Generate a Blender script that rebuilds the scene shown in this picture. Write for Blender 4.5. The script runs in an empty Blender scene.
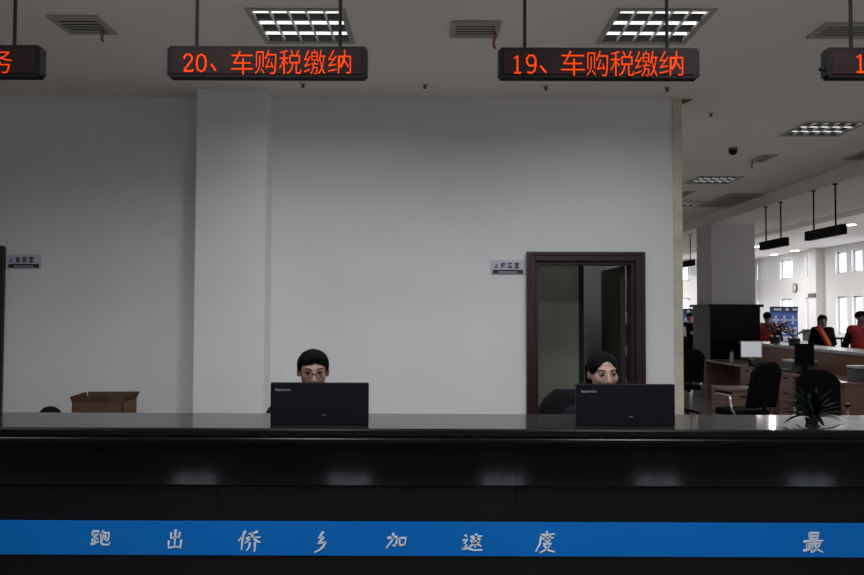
import bpy, bmesh, math, random
from mathutils import Vector, Matrix, Euler
random.seed(7)
PI = math.pi
SC = bpy.context.scene
COL = SC.collection

# ------------------------------------------------------------------ camera
F = 778.0; CX, CY = 432.0, 287.5
CAMZ = 1.58
TILT = math.atan(25.5 / F)
ROLL = 0.0035
cam_d = bpy.data.cameras.new('camera'); cam = bpy.data.objects.new('camera', cam_d); COL.objects.link(cam)
cam_d.sensor_width = 36; cam_d.lens = F / 864 * 36; cam_d.clip_start = .05; cam_d.clip_end = 200
cam.location = (0, 0, CAMZ)
cam.rotation_euler = (Matrix.Rotation(PI/2 + TILT, 3, 'X') @ Matrix.Rotation(ROLL, 3, 'Z')).to_euler()
SC.camera = cam

def ray(px, py):
    dx, dy = px - CX, py - CY
    u = (dx + dy*ROLL) / F; v = -(dy - dx*ROLL) / F
    ct, st = math.cos(TILT), math.sin(TILT)
    return Vector((u, ct - v*st, st + v*ct))
def P(px, py, Y):
    r = ray(px, py); return Vector((0, 0, CAMZ)) + r * (Y / r.y)
def PZ(px, py, z):
    r = ray(px, py); return Vector((0, 0, CAMZ)) + r * ((z - CAMZ) / r.z)

# ------------------------------------------------------------------ materials
MATS = {}
def mat(name, col, rough=.5, metal=0.0, noise=0.0, nscale=8.0, bump=0.0, bscale=60.0, spec=.5, emit=None, estr=0, coat=0.0):
    m = bpy.data.materials.new(name); m.use_nodes = True
    nt = m.node_tree; b = nt.nodes['Principled BSDF']
    b.inputs['Base Color'].default_value = (*col, 1); b.inputs['Roughness'].default_value = rough
    b.inputs['Metallic'].default_value = metal
    b.inputs['Specular IOR Level'].default_value = spec
    if coat: b.inputs['Coat Weight'].default_value = coat; b.inputs['Coat Roughness'].default_value = .05
    tc = nt.nodes.new('ShaderNodeTexCoord')
    if noise:
        n = nt.nodes.new('ShaderNodeTexNoise'); n.inputs['Scale'].default_value = nscale; n.inputs['Detail'].default_value = 5
        r = nt.nodes.new('ShaderNodeValToRGB')
        r.color_ramp.elements[0].position = .3; r.color_ramp.elements[1].position = .7
        r.color_ramp.elements[0].color = (*[c*(1-noise) for c in col], 1)
        r.color_ramp.elements[1].color = (*[min(1, c*(1+noise)) for c in col], 1)
        nt.links.new(tc.outputs['Object'], n.inputs['Vector']); nt.links.new(n.outputs['Fac'], r.inputs['Fac'])
        nt.links.new(r.outputs['Color'], b.inputs['Base Color'])
    if bump:
        n = nt.nodes.new('ShaderNodeTexNoise'); n.inputs['Scale'].default_value = bscale; n.inputs['Detail'].default_value = 4
        bp = nt.nodes.new('ShaderNodeBump'); bp.inputs['Strength'].default_value = bump; bp.inputs['Distance'].default_value = .01
        nt.links.new(tc.outputs['Object'], n.inputs['Vector']); nt.links.new(n.outputs['Fac'], bp.inputs['Height'])
        nt.links.new(bp.outputs['Normal'], b.inputs['Normal'])
    if emit:
        b.inputs['Emission Color'].default_value = (*emit, 1); b.inputs['Emission Strength'].default_value = estr
    MATS[name] = m
    return m

def granite(name, col, rough, fleck, spec):
    m = mat(name, col, rough, 0, spec=spec)
    nt = m.node_tree; b = nt.nodes['Principled BSDF']
    tc = nt.nodes.new('ShaderNodeTexCoord'); v = nt.nodes.new('ShaderNodeTexVoronoi'); v.inputs['Scale'].default_value = 170
    r = nt.nodes.new('ShaderNodeValToRGB'); r.color_ramp.elements[0].position = .0; r.color_ramp.elements[1].position = .16
    r.color_ramp.elements[0].color = (*fleck, 1); r.color_ramp.elements[1].color = (*col, 1)
    nt.links.new(tc.outputs['Object'], v.inputs['Vector']); nt.links.new(v.outputs['Distance'], r.inputs['Fac'])
    nt.links.new(r.outputs['Color'], b.inputs['Base Color'])
    return m

def wood(name, c1, c2, rough=.4, scale=3.0, axis='Z', coat=0):
    m = mat(name, c1, rough, coat=coat); nt = m.node_tree; b = nt.nodes['Principled BSDF']
    tc = nt.nodes.new('ShaderNodeTexCoord'); mp = nt.nodes.new('ShaderNodeMapping')
    mp.inputs['Scale'].default_value = {'Z': (12, 12, .8), 'X': (.8, 12, 12), 'Y': (12, .8, 12)}[axis]
    n = nt.nodes.new('ShaderNodeTexNoise'); n.inputs['Scale'].default_value = scale; n.inputs['Detail'].default_value = 6; n.inputs['Distortion'].default_value = .4
    r = nt.nodes.new('ShaderNodeValToRGB'); r.color_ramp.elements[0].color = (*c1, 1); r.color_ramp.elements[1].color = (*c2, 1)
    r.color_ramp.elements[0].position = .3; r.color_ramp.elements[1].position = .7
    nt.links.new(tc.outputs['Object'], mp.inputs['Vector']); nt.links.new(mp.outputs['Vector'], n.inputs['Vector'])
    nt.links.new(n.outputs['Fac'], r.inputs['Fac']); nt.links.new(r.outputs['Color'], b.inputs['Base Color'])
    return m

def tile_floor():
    m = mat('floor_tile', (.23, .20, .175), .14); nt = m.node_tree; b = nt.nodes['Principled BSDF']
    tc = nt.nodes.new('ShaderNodeTexCoord'); br = nt.nodes.new('ShaderNodeTexBrick')
    br.offset = 0; br.inputs['Scale'].default_value = 1
    br.inputs['Brick Width'].default_value = .8; br.inputs['Row Height'].default_value = .8; br.inputs['Mortar Size'].default_value = .004
    br.inputs['Color1'].default_value = (.28, .245, .215, 1); br.inputs['Color2'].default_value = (.255, .225, .195, 1); br.inputs['Mortar'].default_value = (.08, .07, .06, 1)
    nt.links.new(tc.outputs['Object'], br.inputs['Vector']); nt.links.new(br.outputs['Color'], b.inputs['Base Color'])
    return m

def ceiling_mat():
    m = mat('ceiling_paint', (.74, .70, .67), .9); nt = m.node_tree; b = nt.nodes['Principled BSDF']
    tc = nt.nodes.new('ShaderNodeTexCoord'); n = nt.nodes.new('ShaderNodeTexNoise'); n.inputs['Scale'].default_value = 1.2; n.inputs['Detail'].default_value = 3
    r = nt.nodes.new('ShaderNodeValToRGB'); r.color_ramp.elements[0].position = .3; r.color_ramp.elements[1].position = .7
    r.color_ramp.elements[0].color = (.725, .68, .645, 1); r.color_ramp.elements[1].color = (.755, .72, .69, 1)
    nt.links.new(tc.outputs['Object'], n.inputs['Vector']); nt.links.new(n.outputs['Fac'], r.inputs['Fac']); nt.links.new(r.outputs['Color'], b.inputs['Base Color'])
    return m

def frosted_pane(name):
    m = bpy.data.materials.new(name); m.use_nodes = True; nt = m.node_tree
    for n in list(nt.nodes): nt.nodes.remove(n)
    out = nt.nodes.new('ShaderNodeOutputMaterial'); mx = nt.nodes.new('ShaderNodeMixShader')
    t = nt.nodes.new('ShaderNodeBsdfTransparent'); g = nt.nodes.new('ShaderNodeBsdfGlossy'); g.inputs['Roughness'].default_value = .03
    lw = nt.nodes.new('ShaderNodeLayerWeight'); lw.inputs['Blend'].default_value = .5
    pw = nt.nodes.new('ShaderNodeMath'); pw.operation = 'POWER'; pw.inputs[1].default_value = 5
    nt.links.new(lw.outputs['Facing'], pw.inputs[0]); nt.links.new(pw.outputs[0], mx.inputs['Fac']); nt.links.new(t.outputs[0], mx.inputs[1]); nt.links.new(g.outputs[0], mx.inputs[2])
    nt.links.new(mx.outputs[0], out.inputs['Surface']); return m

M_wall = mat('wall_paint', (.70, .70, .705), .85, noise=.02, nscale=1.5, bump=.05, bscale=90)
M_wallb = mat('hall_wall_paint', (.74, .74, .75), .85, noise=.02, nscale=1)
M_ceil = ceiling_mat(); M_floor = tile_floor()
M_upper = mat('upper_ceiling_paint', (.78, .77, .77), .9)
M_edge = mat('yellowed_corner_paint', (.56, .52, .41), .7, noise=.15, nscale=6)
M_stain = mat('damp_stain', (.16, .09, .045), .9, noise=.4, nscale=15)
M_granite = granite('black_granite', (.0035, .0037, .0045), .07, (.014, .014, .016), .20)
M_granite2 = granite('black_granite_honed', (.0035, .0035, .0045), .28, (.012, .012, .014), .12)
M_top = granite('countertop_granite', (.012, .012, .013), .06, (.045, .045, .045), .5)
M_blue = mat('blue_banner', (.0016, .100, .36), .6, spec=.08, noise=.04, nscale=3)
M_white = mat('banner_white', (.47, .53, .62), .6)
M_blackp = mat('black_plastic', (.0042, .0042, .0060), .55, spec=.08, bump=.05, bscale=300)
M_blackm = mat('black_matte', (.0042, .0042, .005), .7, spec=.06, bump=.1, bscale=200)
M_signbox = mat('sign_housing', (.0045, .0036, .0036), .6, spec=.06)
M_signface = mat('sign_face', (.0105, .0050, .0056), .7, spec=.05, noise=.1, nscale=40)
M_led = mat('led_red', (.12, .01, .002), .8, spec=0, emit=(1.0, .066, .004), estr=1.0)
M_red = mat('dark_red_wood', (.040, .012, .012), .35)
M_red = wood('dark_red_wood', (.019, .0052, .0062), (.032, .009, .0105), .35, 3, 'Z')
M_door = wood('door_leaf_wood', (.018, .013, .010), (.030, .020, .014), .45, 3, 'Z')
M_steel = mat('brushed_steel', (.55, .54, .52), .3, 1)
M_chrome = mat('chrome', (.75, .75, .75), .12, 1)
M_green = mat('cabinet_grey_green', (.20, .215, .17), .55, noise=.05, nscale=3)
M_dark = mat('shadow_gap', (.01, .01, .008), .8)
M_card = mat('cardboard', (.095, .052, .027), .9, noise=.08, nscale=12)
M_cardi = mat('cardboard_inside', (.14, .085, .050), .9, noise=.08, nscale=12)
M_fab = mat('black_fabric', (.0045, .0045, .0055), .9, spec=.12, bump=.3, bscale=250)
M_skin = mat('skin', (.285, .162, .120), .5, noise=.06, nscale=25)  # both skin tones darkened, backlit shade of the faces put into the colour
M_skin2 = mat('skin_fair', (.30, .182, .14), .5, noise=.05, nscale=25)
M_hair = mat('black_hair', (.0028, .0025, .0025), .6, spec=.05, bump=.6, bscale=140)
M_eyew = mat('eye_white', (.24, .22, .21), .3)
M_iris = mat('eye_iris', (.012, .008, .006), .2)
M_lip = mat('lip', (.22, .08, .07), .5)
M_navy = mat('navy_cloth', (.007, .008, .014), .9, spec=.1, bump=.2, bscale=80)
M_blk = mat('black_cloth', (.006, .006, .0075), .9, spec=.1, bump=.2, bscale=80)
M_redc = mat('red_vest_cloth', (.38, .018, .016), .8, bump=.2, bscale=60)
M_sash = mat('red_sash_satin', (.62, .055, .02), .5)
M_sasht = mat('sash_yellow', (.75, .42, .06), .5)
M_grey = mat('grey_cloth', (.10, .11, .10), .9, bump=.2, bscale=80)
M_tan = wood('pink_beech', (.215, .118, .090), (.27, .155, .118), .4, 3, 'X')
M_brown = wood('counter_brown_wood', (.16, .068, .038), (.22, .10, .06), .4, 3, 'Z')
M_dtop = mat('desk_top_laminate', (.22, .16, .13), .35, noise=.06, nscale=5)
M_stone = mat('grey_counter_stone', (.40, .39, .38), .2, noise=.08, nscale=30)
M_paper = mat('white_paper', (.72, .72, .74), .8)
M_offw = mat('off_white_plastic', (.50, .50, .50), .45)
M_greyp = mat('grey_plastic', (.09, .09, .095), .5)
M_leaf = mat('dark_leaf', (.0032, .0115, .0065), .45, spec=.18, noise=.35, nscale=14)
M_leaf2 = mat('shrub_leaf', (.016, .055, .018), .4, noise=.4, nscale=10)
M_pot = mat('pot_black', (.02, .02, .022), .4)
M_vent = mat('vent_cream', (.34, .325, .28), .6)
M_ventd = mat('vent_gap', (.05, .047, .04), .9)
M_lampw = mat('lamp_tray', (.11, .11, .11), .35, .6)
M_lou = mat('louver_lit_aluminium', (.82, .82, .83), .4)  # cross blades catching the tube light, brightness put into the colour
M_loud = mat('louver_shaded_aluminium', (.20, .20, .205), .35, .7)  # lengthwise blades in shade, darkness put into the colour
M_tube = mat('fluorescent_tube', (.9, .9, .9), .4, emit=(1, .98, .95), estr=1.2)
M_tubed = mat('fluorescent_tube_dim', (.9, .9, .9), .4, emit=(1, .98, .95), estr=1.0)
M_down = mat('downlight_lens', (.9, .9, .9), .4, emit=(1, .97, .92), estr=14)
M_ribbon = mat('red_ribbon', (.27, .10, .10), .7)
M_plaq = mat('plaque_face', (.50, .50, .57), .4)
M_plaqd = mat('plaque_navy', (.012, .012, .03), .4)
M_glass = frosted_pane('window_glass')
M_bblue = mat('board_blue', (.05, .12, .42), .5)
M_bnavy = mat('board_navy', (.02, .03, .12), .5)
M_bpale = mat('board_pale', (.50, .56, .72), .6)
M_frame = mat('window_frame_white', (.60, .61, .63), .5)
M_screen = mat('lit_screen', (.6, .6, .6), .3, emit=(.9, .92, 1), estr=.35)
M_lens = frosted_pane('spectacle_lens')

# ------------------------------------------------------------------ object helpers
W = {}
def link(o):
    COL.objects.link(o); return o
def thing(name, label, cat, loc, group=None, kind=None):
    o = bpy.data.objects.new(name, None); link(o); o.empty_display_size = .1
    o.location = loc; W[o.name] = Vector(loc)
    o['label'] = label; o['category'] = cat
    if group: o['group'] = group
    if kind: o['kind'] = kind
    return o
def tag(o, label, cat, group=None, kind=None):
    o['label'] = label; o['category'] = cat
    if group: o['group'] = group
    if kind: o['kind'] = kind
    return o
def struct(o, label=None):
    o['kind'] = 'structure'
    if label: o['label'] = label
    return o

class MB:
    """collects shapes given in world coordinates; build() links them as ONE mesh object"""
    def __init__(s): s.bm = bmesh.new()
    def box(s, x0, x1, y0, y1, z0, z1, rot=None, piv=None, bev=0):
        r = bmesh.ops.create_cube(s.bm, size=1)
        vs = r['verts']
        bmesh.ops.scale(s.bm, vec=(x1-x0, y1-y0, z1-z0), verts=vs)
        bmesh.ops.translate(s.bm, vec=((x0+x1)/2, (y0+y1)/2, (z0+z1)/2), verts=vs)
        if bev:
            es = list({e for v in vs for e in v.link_edges})
            g = bmesh.ops.bevel(s.bm, geom=es, offset=bev, segments=2, affect='EDGES', profile=.6)
            vs = list({v for f in g['faces'] for v in f.verts} | {v for v in vs if v.is_valid})
            seen = set(vs); st = list(vs)
            while st:
                v = st.pop()
                for e in v.link_edges:
                    w = e.other_vert(v)
                    if w not in seen: seen.add(w); st.append(w)
            vs = list(seen)
        if rot is not None:
            c = Vector(piv) if piv is not None else Vector(((x0+x1)/2, (y0+y1)/2, (z0+z1)/2))
            bmesh.ops.rotate(s.bm, cent=c, matrix=rot, verts=vs)
        return vs
    def cyl(s, p0, p1, r0, r1=None, seg=16, caps=True):
        p0, p1 = Vector(p0), Vector(p1); r1 = r0 if r1 is None else r1
        d = p1 - p0; q = d.to_track_quat('Z', 'Y').to_matrix()
        a = [s.bm.verts.new(p0 + q @ Vector((r0*math.cos(2*PI*i/seg), r0*math.sin(2*PI*i/seg), 0))) for i in range(seg)]
        b = [s.bm.verts.new(p1 + q @ Vector((r1*math.cos(2*PI*i/seg), r1*math.sin(2*PI*i/seg), 0))) for i in range(seg)]
        for i in range(seg): s.bm.faces.new((a[i], a[(i+1) % seg], b[(i+1) % seg], b[i]))
        if caps: s.bm.faces.new(a[::-1]); s.bm.faces.new(b)
        return a + b
    def ell(s, c, r, seg=20, rings=14, rot=None):
        g = bmesh.ops.create_uvsphere(s.bm, u_segments=seg, v_segments=rings, radius=1)
        vs = g['verts']; bmesh.ops.scale(s.bm, vec=r, verts=vs)
        if rot is not None: bmesh.ops.rotate(s.bm, cent=(0, 0, 0), matrix=rot, verts=vs)
        bmesh.ops.translate(s.bm, vec=c, verts=vs); return vs
    def cap(s, p0, r0, p1, r1, seg=12, rings=8):
        """tapered capsule as a closed hull"""
        p0, p1 = Vector(p0), Vector(p1)
        d = p1-p0
        if d.length < 1e-5: return s.ell(p0, (r0, r0, r0))
        q = d.to_track_quat('Z', 'Y').to_matrix()
        rows = []
        for k in range(rings//2+1):
            a = -PI/2 + (PI/2)*k/(rings//2); rows.append((p0, r0*math.cos(a), r0*math.sin(a)))
        for k in range(rings//2+1):
            a = (PI/2)*k/(rings//2); rows.append((p1, r1*math.cos(a), r1*math.sin(a)))
        vr = []
        for (c, r, h) in rows:
            if r < 1e-6: vr.append([s.bm.verts.new(c + q @ Vector((0, 0, h)))])
            else: vr.append([s.bm.verts.new(c + q @ Vector((r*math.cos(2*PI*i/seg), r*math.sin(2*PI*i/seg), h))) for i in range(seg)])
        for a, b in zip(vr, vr[1:]):
            for i in range(seg):
                j = (i+1) % seg
                if len(a) == 1: s.bm.faces.new((a[0], b[j], b[i]))
                elif len(b) == 1: s.bm.faces.new((a[i], a[j], b[0]))
                else: s.bm.faces.new((a[i], a[j], b[j], b[i]))
    def tube(s, pts, r, seg=8):
        pts = [Vector(p) for p in pts]
        prev = None; n = len(pts); up = None
        for i, p in enumerate(pts):
            t = (pts[min(i+1, n-1)] - pts[max(i-1, 0)]).normalized()
            if up is None:
                up = Vector((0, 0, 1)) if abs(t.z) < .9 else Vector((1, 0, 0))
            a = t.cross(up).normalized(); b = a.cross(t).normalized(); up = b
            rr = r[i] if isinstance(r, (list, tuple)) else r
            ring = [s.bm.verts.new(p + rr*(math.cos(2*PI*k/seg)*a + math.sin(2*PI*k/seg)*b)) for k in range(seg)]
            if prev:
                for k in range(seg): s.bm.faces.new((prev[k], prev[(k+1) % seg], ring[(k+1) % seg], ring[k]))
            else: s.bm.faces.new(ring[::-1])
            prev = ring
        s.bm.faces.new(prev)
    def prism(s, poly, axis, a, b):
        """poly of 2-D points extruded along axis from a to b. axis 'X': (y,z) 'Y': (x,z) 'Z': (x,y)"""
        def v(p, t): return {'X': (t, p[0], p[1]), 'Y': (p[0], t, p[1]), 'Z': (p[0], p[1], t)}[axis]
        A = [s.bm.verts.new(v(p, a)) for p in poly]; B = [s.bm.verts.new(v(p, b)) for p in poly]
        n = len(poly)
        s.bm.faces.new(A); s.bm.faces.new(B[::-1])
        for i in range(n): s.bm.faces.new((A[i], B[i], B[(i+1) % n], A[(i+1) % n]))
    def quad(s, a, b, c, d):
        s.bm.faces.new([s.bm.verts.new(p) for p in (a, b, c, d)])
    def poly(s, pts): s.bm.faces.new([s.bm.verts.new(p) for p in pts])
    def build(s, name, m, parent=None, smooth=False, origin=None, autos=False):
        o0 = W[parent.name] if parent is not None else (Vector(origin) if origin is not None else None)
        bmesh.ops.recalc_face_normals(s.bm, faces=s.bm.faces[:])
        if o0 is None:
            xs = [v.co for v in s.bm.verts]
            o0 = Vector(((min(v.x for v in xs)+max(v.x for v in xs))/2, (min(v.y for v in xs)+max(v.y for v in xs))/2, min(v.z for v in xs)))
        bmesh.ops.translate(s.bm, vec=-Vector(o0), verts=s.bm.verts[:])
        me = bpy.data.meshes.new(name); s.bm.to_mesh(me); s.bm.free()
        ms = m if isinstance(m, (list, tuple)) else [m]
        for k in ms: me.materials.append(k)
        o = bpy.data.objects.new(name, me); link(o)
        if smooth:
            for p in me.polygons: p.use_smooth = True
        if autos:
            for p in me.polygons: p.use_smooth = True
            me.set_sharp_from_angle(angle=math.radians(35))
        if parent is not None: o.parent = parent
        else: o.location = o0
        W[o.name] = Vector(o0)
        return o

def remesh(o, vox, smooth=4):
    m = o.modifiers.new('r', 'REMESH'); m.mode = 'VOXEL'; m.voxel_size = vox
    s = o.modifiers.new('s', 'SMOOTH'); s.factor = .5; s.iterations = smooth
    dg = bpy.context.evaluated_depsgraph_get(); dg.update()
    me = bpy.data.meshes.new_from_object(o.evaluated_get(dg), depsgraph=dg)
    o.modifiers.clear(); old = o.data; ms = list(old.materials)
    o.data = me; me.materials.clear()
    for k in ms: me.materials.append(k)
    for p in me.polygons: p.use_smooth = True
    bpy.data.meshes.remove(old); me.name = o.name
    return o

def dup(root, loc, rotz=0, label=None, group=None):
    r = root.copy(); link(r); r.location = loc; r.rotation_euler = (0, 0, rotz); W[r.name] = Vector(loc)
    if label: r['label'] = label
    if group: r['group'] = group
    for ch in list(root.children):
        c = ch.copy(); link(c); c.parent = r
        for g in list(ch.children):
            d = g.copy(); link(d); d.parent = c
    return r

# ---- text as mesh polygons in a unit frame
def text_polys(txt, shear=0.0, offset=0.0):
    cu = bpy.data.curves.new('t', 'FONT'); cu.body = txt; cu.size = 1; cu.shear = shear; cu.offset = offset; cu.resolution_u = 3
    ob = bpy.data.objects.new('t', cu); link(ob)
    dg = bpy.context.evaluated_depsgraph_get(); dg.update()
    me = bpy.data.meshes.new_from_object(ob.evaluated_get(dg), depsgraph=dg)
    vs = [v.co.copy() for v in me.vertices]; fs = [tuple(p.vertices) for p in me.polygons]
    bpy.data.objects.remove(ob); bpy.data.curves.remove(cu); bpy.data.meshes.remove(me)
    return vs, fs
def put_text(mb, txt, x0, x1, z0, z1, y, depth=.002, shear=0, offset=0, axis='Y'):
    vs, fs = text_polys(txt, shear, offset)
    ax, bx = min(v.x for v in vs), max(v.x for v in vs); ay, by = min(v.y for v in vs), max(v.y for v in vs)
    sx = (x1-x0)/(bx-ax); sz = (z1-z0)/(by-ay)
    bv = [mb.bm.verts.new((x0+(v.x-ax)*sx, y, z0+(v.y-ay)*sz)) for v in vs]
    faces = []
    for f in fs:
        try: faces.append(mb.bm.faces.new([bv[i] for i in f]))
        except ValueError: pass
    if depth:
        r = bmesh.ops.extrude_face_region(mb.bm, geom=faces)
        bmesh.ops.translate(mb.bm, vec=(0, depth, 0), verts=[g for g in r['geom'] if isinstance(g, bmesh.types.BMVert)])
def ribbon(mb, pts, w, y, depth=.002):
    """brush stroke in the XZ plane: polyline pts (x,z), half widths w list or number"""
    n = len(pts); L = []; R = []
    for i in range(n):
        a = Vector(pts[max(i-1, 0)]); b = Vector(pts[min(i+1, n-1)])
        t = (b-a).normalized() if (b-a).length > 0 else Vector((1, 0)); nrm = Vector((-t.y, t.x))
        ww = w[i] if isinstance(w, (list, tuple)) else w
        L.append(Vector(pts[i])+nrm*ww); R.append(Vector(pts[i])-nrm*ww)
    for i in range(n-1):
        f = [(L[i], y), (L[i+1], y), (R[i+1], y), (R[i], y)]
        A = [mb.bm.verts.new((p.x, yy, p.y)) for p, yy in f]; B = [mb.bm.verts.new((p.x, yy+depth, p.y)) for p, yy in f]
        mb.bm.faces.new(A); mb.bm.faces.new(B[::-1])
        for k in range(4): mb.bm.faces.new((A[k], B[k], B[(k+1) % 4], A[(k+1) % 4]))

# ================================================================== SETTING
CEIL = CAMZ + 1.88
WY = 6.75
XE = P(681, 250, WY).x          # right end of the staff wall
XL, XR = -7.0, 13.0             # hall extents
YB, YF = -9.0, 31.0
XC = 6.66                       # low ceiling ends here
UC = 3.78

m = MB(); m.box(XL-.3, XR+.3, YB-.3, YF+.3, -.15, 0); struct(m.build('floor', M_floor, origin=(0, 0, 0)))

# ceiling with openings for recessed lamps
LAMPS = []
for (px, py) in ((303, 26.5), (653, 26.8)):
    c = PZ(px, py, CEIL); LAMPS.append((c.x, c.y))
c3 = PZ(823, 129, CEIL); c4 = PZ(714, 180, CEIL)
LAMPS += [(c3.x, c3.y), (c4.x, c4.y)]
c5 = PZ(682, 203.5, CEIL); LAMPS += [(c5.x, c5.y)]
VISN = len(LAMPS)
LROW = LAMPS[1][0]-LAMPS[0][0]
LH = .30
xs = sorted({XL-.1, XC} | {x+s*LH for x, y in LAMPS for s in (-1, 1)})
ys = sorted({YB-.1, YF+.1} | {y+s*LH for x, y in LAMPS for s in (-1, 1)})
m = MB()
for i in range(len(xs)-1):
    for j in range(len(ys)-1):
        cx, cy = (xs[i]+xs[i+1])/2, (ys[j]+ys[j+1])/2
        if any(abs(cx-x) < LH and abs(cy-y) < LH for x, y in LAMPS): continue
        m.quad((xs[i], ys[j], CEIL), (xs[i], ys[j+1], CEIL), (xs[i+1], ys[j+1], CEIL), (xs[i+1], ys[j], CEIL))
bmesh.ops.remove_doubles(m.bm, verts=m.bm.verts[:], dist=1e-4)
struct(m.build('ceiling', M_ceil, origin=(0, 0, CEIL)))
m = MB(); m.box(XC, XC+.12, YB-.1, YF+.1, CEIL-.002, UC+.1); struct(m.build('trim_1', M_upper))
m = MB(); m.box(XC, XR+.3, YB-.3, YF+.3, UC, UC+.1)
struct(m.build('ceiling_upper', M_upper, origin=(0, 0, UC)))
m = MB(); m.box(XC+2.2, XC+2.5, YB, YF, UC-.12, UC-.001); struct(m.build('trim_2', M_upper))
m = MB(); m.box(XL-.3, XR+.3, YB-.3, YF+.3, UC+.12, UC+.25); struct(m.build('sky_blocker', M_blackm, origin=(0, 0, UC)))  # unseen slab added to stop sky light leaking in from above

# downstand beam over the side counter
BZ = 3.275
m = MB(); m.box(5.225, 6.68, YB, YF, BZ, CEIL+.0); struct(m.build('beam', M_ceil, origin=(5.9, 0, BZ)))
# walls with rectangular openings
def wall_y(name, y0, y1, x0, x1, z0, z1, holes, mt):
    xs = sorted({x0, x1} | {h[0] for h in holes} | {h[1] for h in holes}); zs = sorted({z0, z1} | {h[2] for h in holes} | {h[3] for h in holes})
    mb = MB()
    for i in range(len(xs)-1):
        for j in range(len(zs)-1):
            cx, cz = (xs[i]+xs[i+1])/2, (zs[j]+zs[j+1])/2
            if any(h[0] < cx < h[1] and h[2] < cz < h[3] for h in holes): continue
            mb.box(xs[i], xs[i+1], y0, y1, zs[j], zs[j+1])
    bmesh.ops.remove_doubles(mb.bm, verts=mb.bm.verts[:], dist=1e-4)
    return struct(mb.build(name, mt, origin=(0, y0, 0)))
def wall_x(name, x0, x1, y0, y1, z0, z1, holes, mt):
    ys = sorted({y0, y1} | {h[0] for h in holes} | {h[1] for h in holes}); zs = sorted({z0, z1} | {h[2] for h in holes} | {h[3] for h in holes})
    mb = MB()
    for i in range(len(ys)-1):
        for j in range(len(zs)-1):
            cy, cz = (ys[i]+ys[i+1])/2, (zs[j]+zs[j+1])/2
            if any(h[0] < cy < h[1] and h[2] < cz < h[3] for h in holes): continue
            mb.box(x0, x1, ys[i], ys[i+1], zs[j], zs[j+1])
    bmesh.ops.remove_doubles(mb.bm, verts=mb.bm.verts[:], dist=1e-4)
    return struct(mb.build(name, mt, origin=(x0, 0, 0)))

# staff wall doorway
DX0, DX1 = P(526.5, 300, WY).x, P(644, 300, WY).x
DZ = P(585, 252.5, WY).z
FT = .075                        # frame width
LDZ = P(2, 246.5, WY).z; LDX1 = P(5, 300, WY).x; LDX0 = LDX1 - (DX1-DX0)
wall_y('wall_back', WY, WY+.22, XL, XE, 0, CEIL+.3,
       [(DX0+.02, DX1-.02, -1, DZ-.02), (LDX0+.02, LDX1-.02, -1, LDZ-.02)], M_wall)
# pilaster
PX0 = P(195, 250, 6.5).x; PX1 = P(265, 250, 6.5).x
m = MB(); m.box(PX0, PX1, 6.5, WY+.001, 0, CEIL); struct(m.build('trim_3', M_wall))
# yellowed corner strip of the wall end
m = MB(); m.box(P(673.5, 250, WY).x, XE+.012, WY-.012, WY+.23, 0, CEIL-.003, bev=.004); struct(m.build('trim_4', M_edge))
# room behind the doorway
m = MB(); m.box(XE-.22, XE, WY+.22, YF, 0, CEIL+.3); struct(m.build('wall_partition', M_wall))
m = MB(); m.box(XL, XE-.22, 8.75, 8.9, 0, CEIL+.3); struct(m.build('wall_storeroom', mat('storeroom_paint', (.42, .46, .43), .85)))
# outer walls
m = MB(); m.box(XL-.3, XL, YB-.3, YF+.3, 0, UC+.1); struct(m.build('wall_left', M_wall))
bw = [(-5.2+3.1*k, -4.3+3.1*k, 1.0, 2.5) for k in range(6)]
wall_y('wall_front', YB-.25, YB, XL, XR, 0, UC+.1, bw, M_wallb)
rw = []
def yfromx(px): return XR / ray(px, 280).x * ray(px, 280).y
UP0, UP1, LO0, LO1 = 2.88, 3.58, .95, 2.15
for (a, b) in ((780, 792.5), (805, 812), (835.5, 846.5), (851.5, 862.5)):
    yb, ya = yfromx(a), yfromx(b); rw += [(ya, yb, UP0, UP1), (ya, yb, LO0, LO1)]
rw += [(22.2, 23.2, UP0, UP1), (22.2, 23.2, LO0, LO1)]
for k in range(6): rw += [(-6+4.2*k, -4.8+4.2*k, .95, 2.5)]
wall_x('wall_right', XR, XR+.25, YB, YF, 0, UC+.1, rw, M_wallb)
fw = []
for (a, b) in ((676, 690), (697, 706), (735, 748), (757.5, 761)):
    fw += [(P(a, 280, YF).x, P(b, 280, YF).x, 2.90, 3.6), (P(a, 280, YF).x, P(b, 280, YF).x, 1.0, 2.2)]
wall_y('wall_far', YF, YF+.25, XE-.3, XR+.25, 0, UC+.1, fw, M_wallb)
nwin = [0]
def window(kind, fixed, a0, a1, z0, z1, mull):
    nwin[0] += 1
    mb = MB(); t = .045; d0, d1 = fixed, fixed+.08
    bars = [(a0, a0+t, z0, z1), (a1-t, a1, z0, z1), (a0, a1, z0, z0+t), (a0, a1, z1-t, z1)]
    for k in range(1, mull): x = a0+(a1-a0)*k/mull; bars.append((x-.02, x+.02, z0, z1))
    for (p, q, r, s) in bars:
        if kind == 'y': mb.box(p, q, d0, d1, r, s)
        else: mb.box(d0, d1, p, q, r, s)
    o = struct(mb.build('window_%d' % nwin[0], M_frame))
    g = MB()
    if kind == 'y': g.box(a0+.01, a1-.01, fixed+.03, fixed+.036, z0+.01, z1-.01)
    else: g.box(fixed+.03, fixed+.036, a0+.01, a1-.01, z0+.01, z1-.01)
    g.build('window_pane', M_glass, o)
for h in rw: window('x', XR+.1, *h, 2 if h[1]-h[0] > .8 else 1)
for h in fw: window('y', YF+.1, *h, 2 if h[1]-h[0] > .45 else 1)
for h in bw: window('y', YB-.15, *h, 2)
# wall pilaster in the far hall
pa, pb = yfromx(823.5), yfromx(815.5)
m = MB(); m.box(XR-.25, XR, pa, pb, 0, UC); struct(m.build('trim_5', M_wallb))

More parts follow.
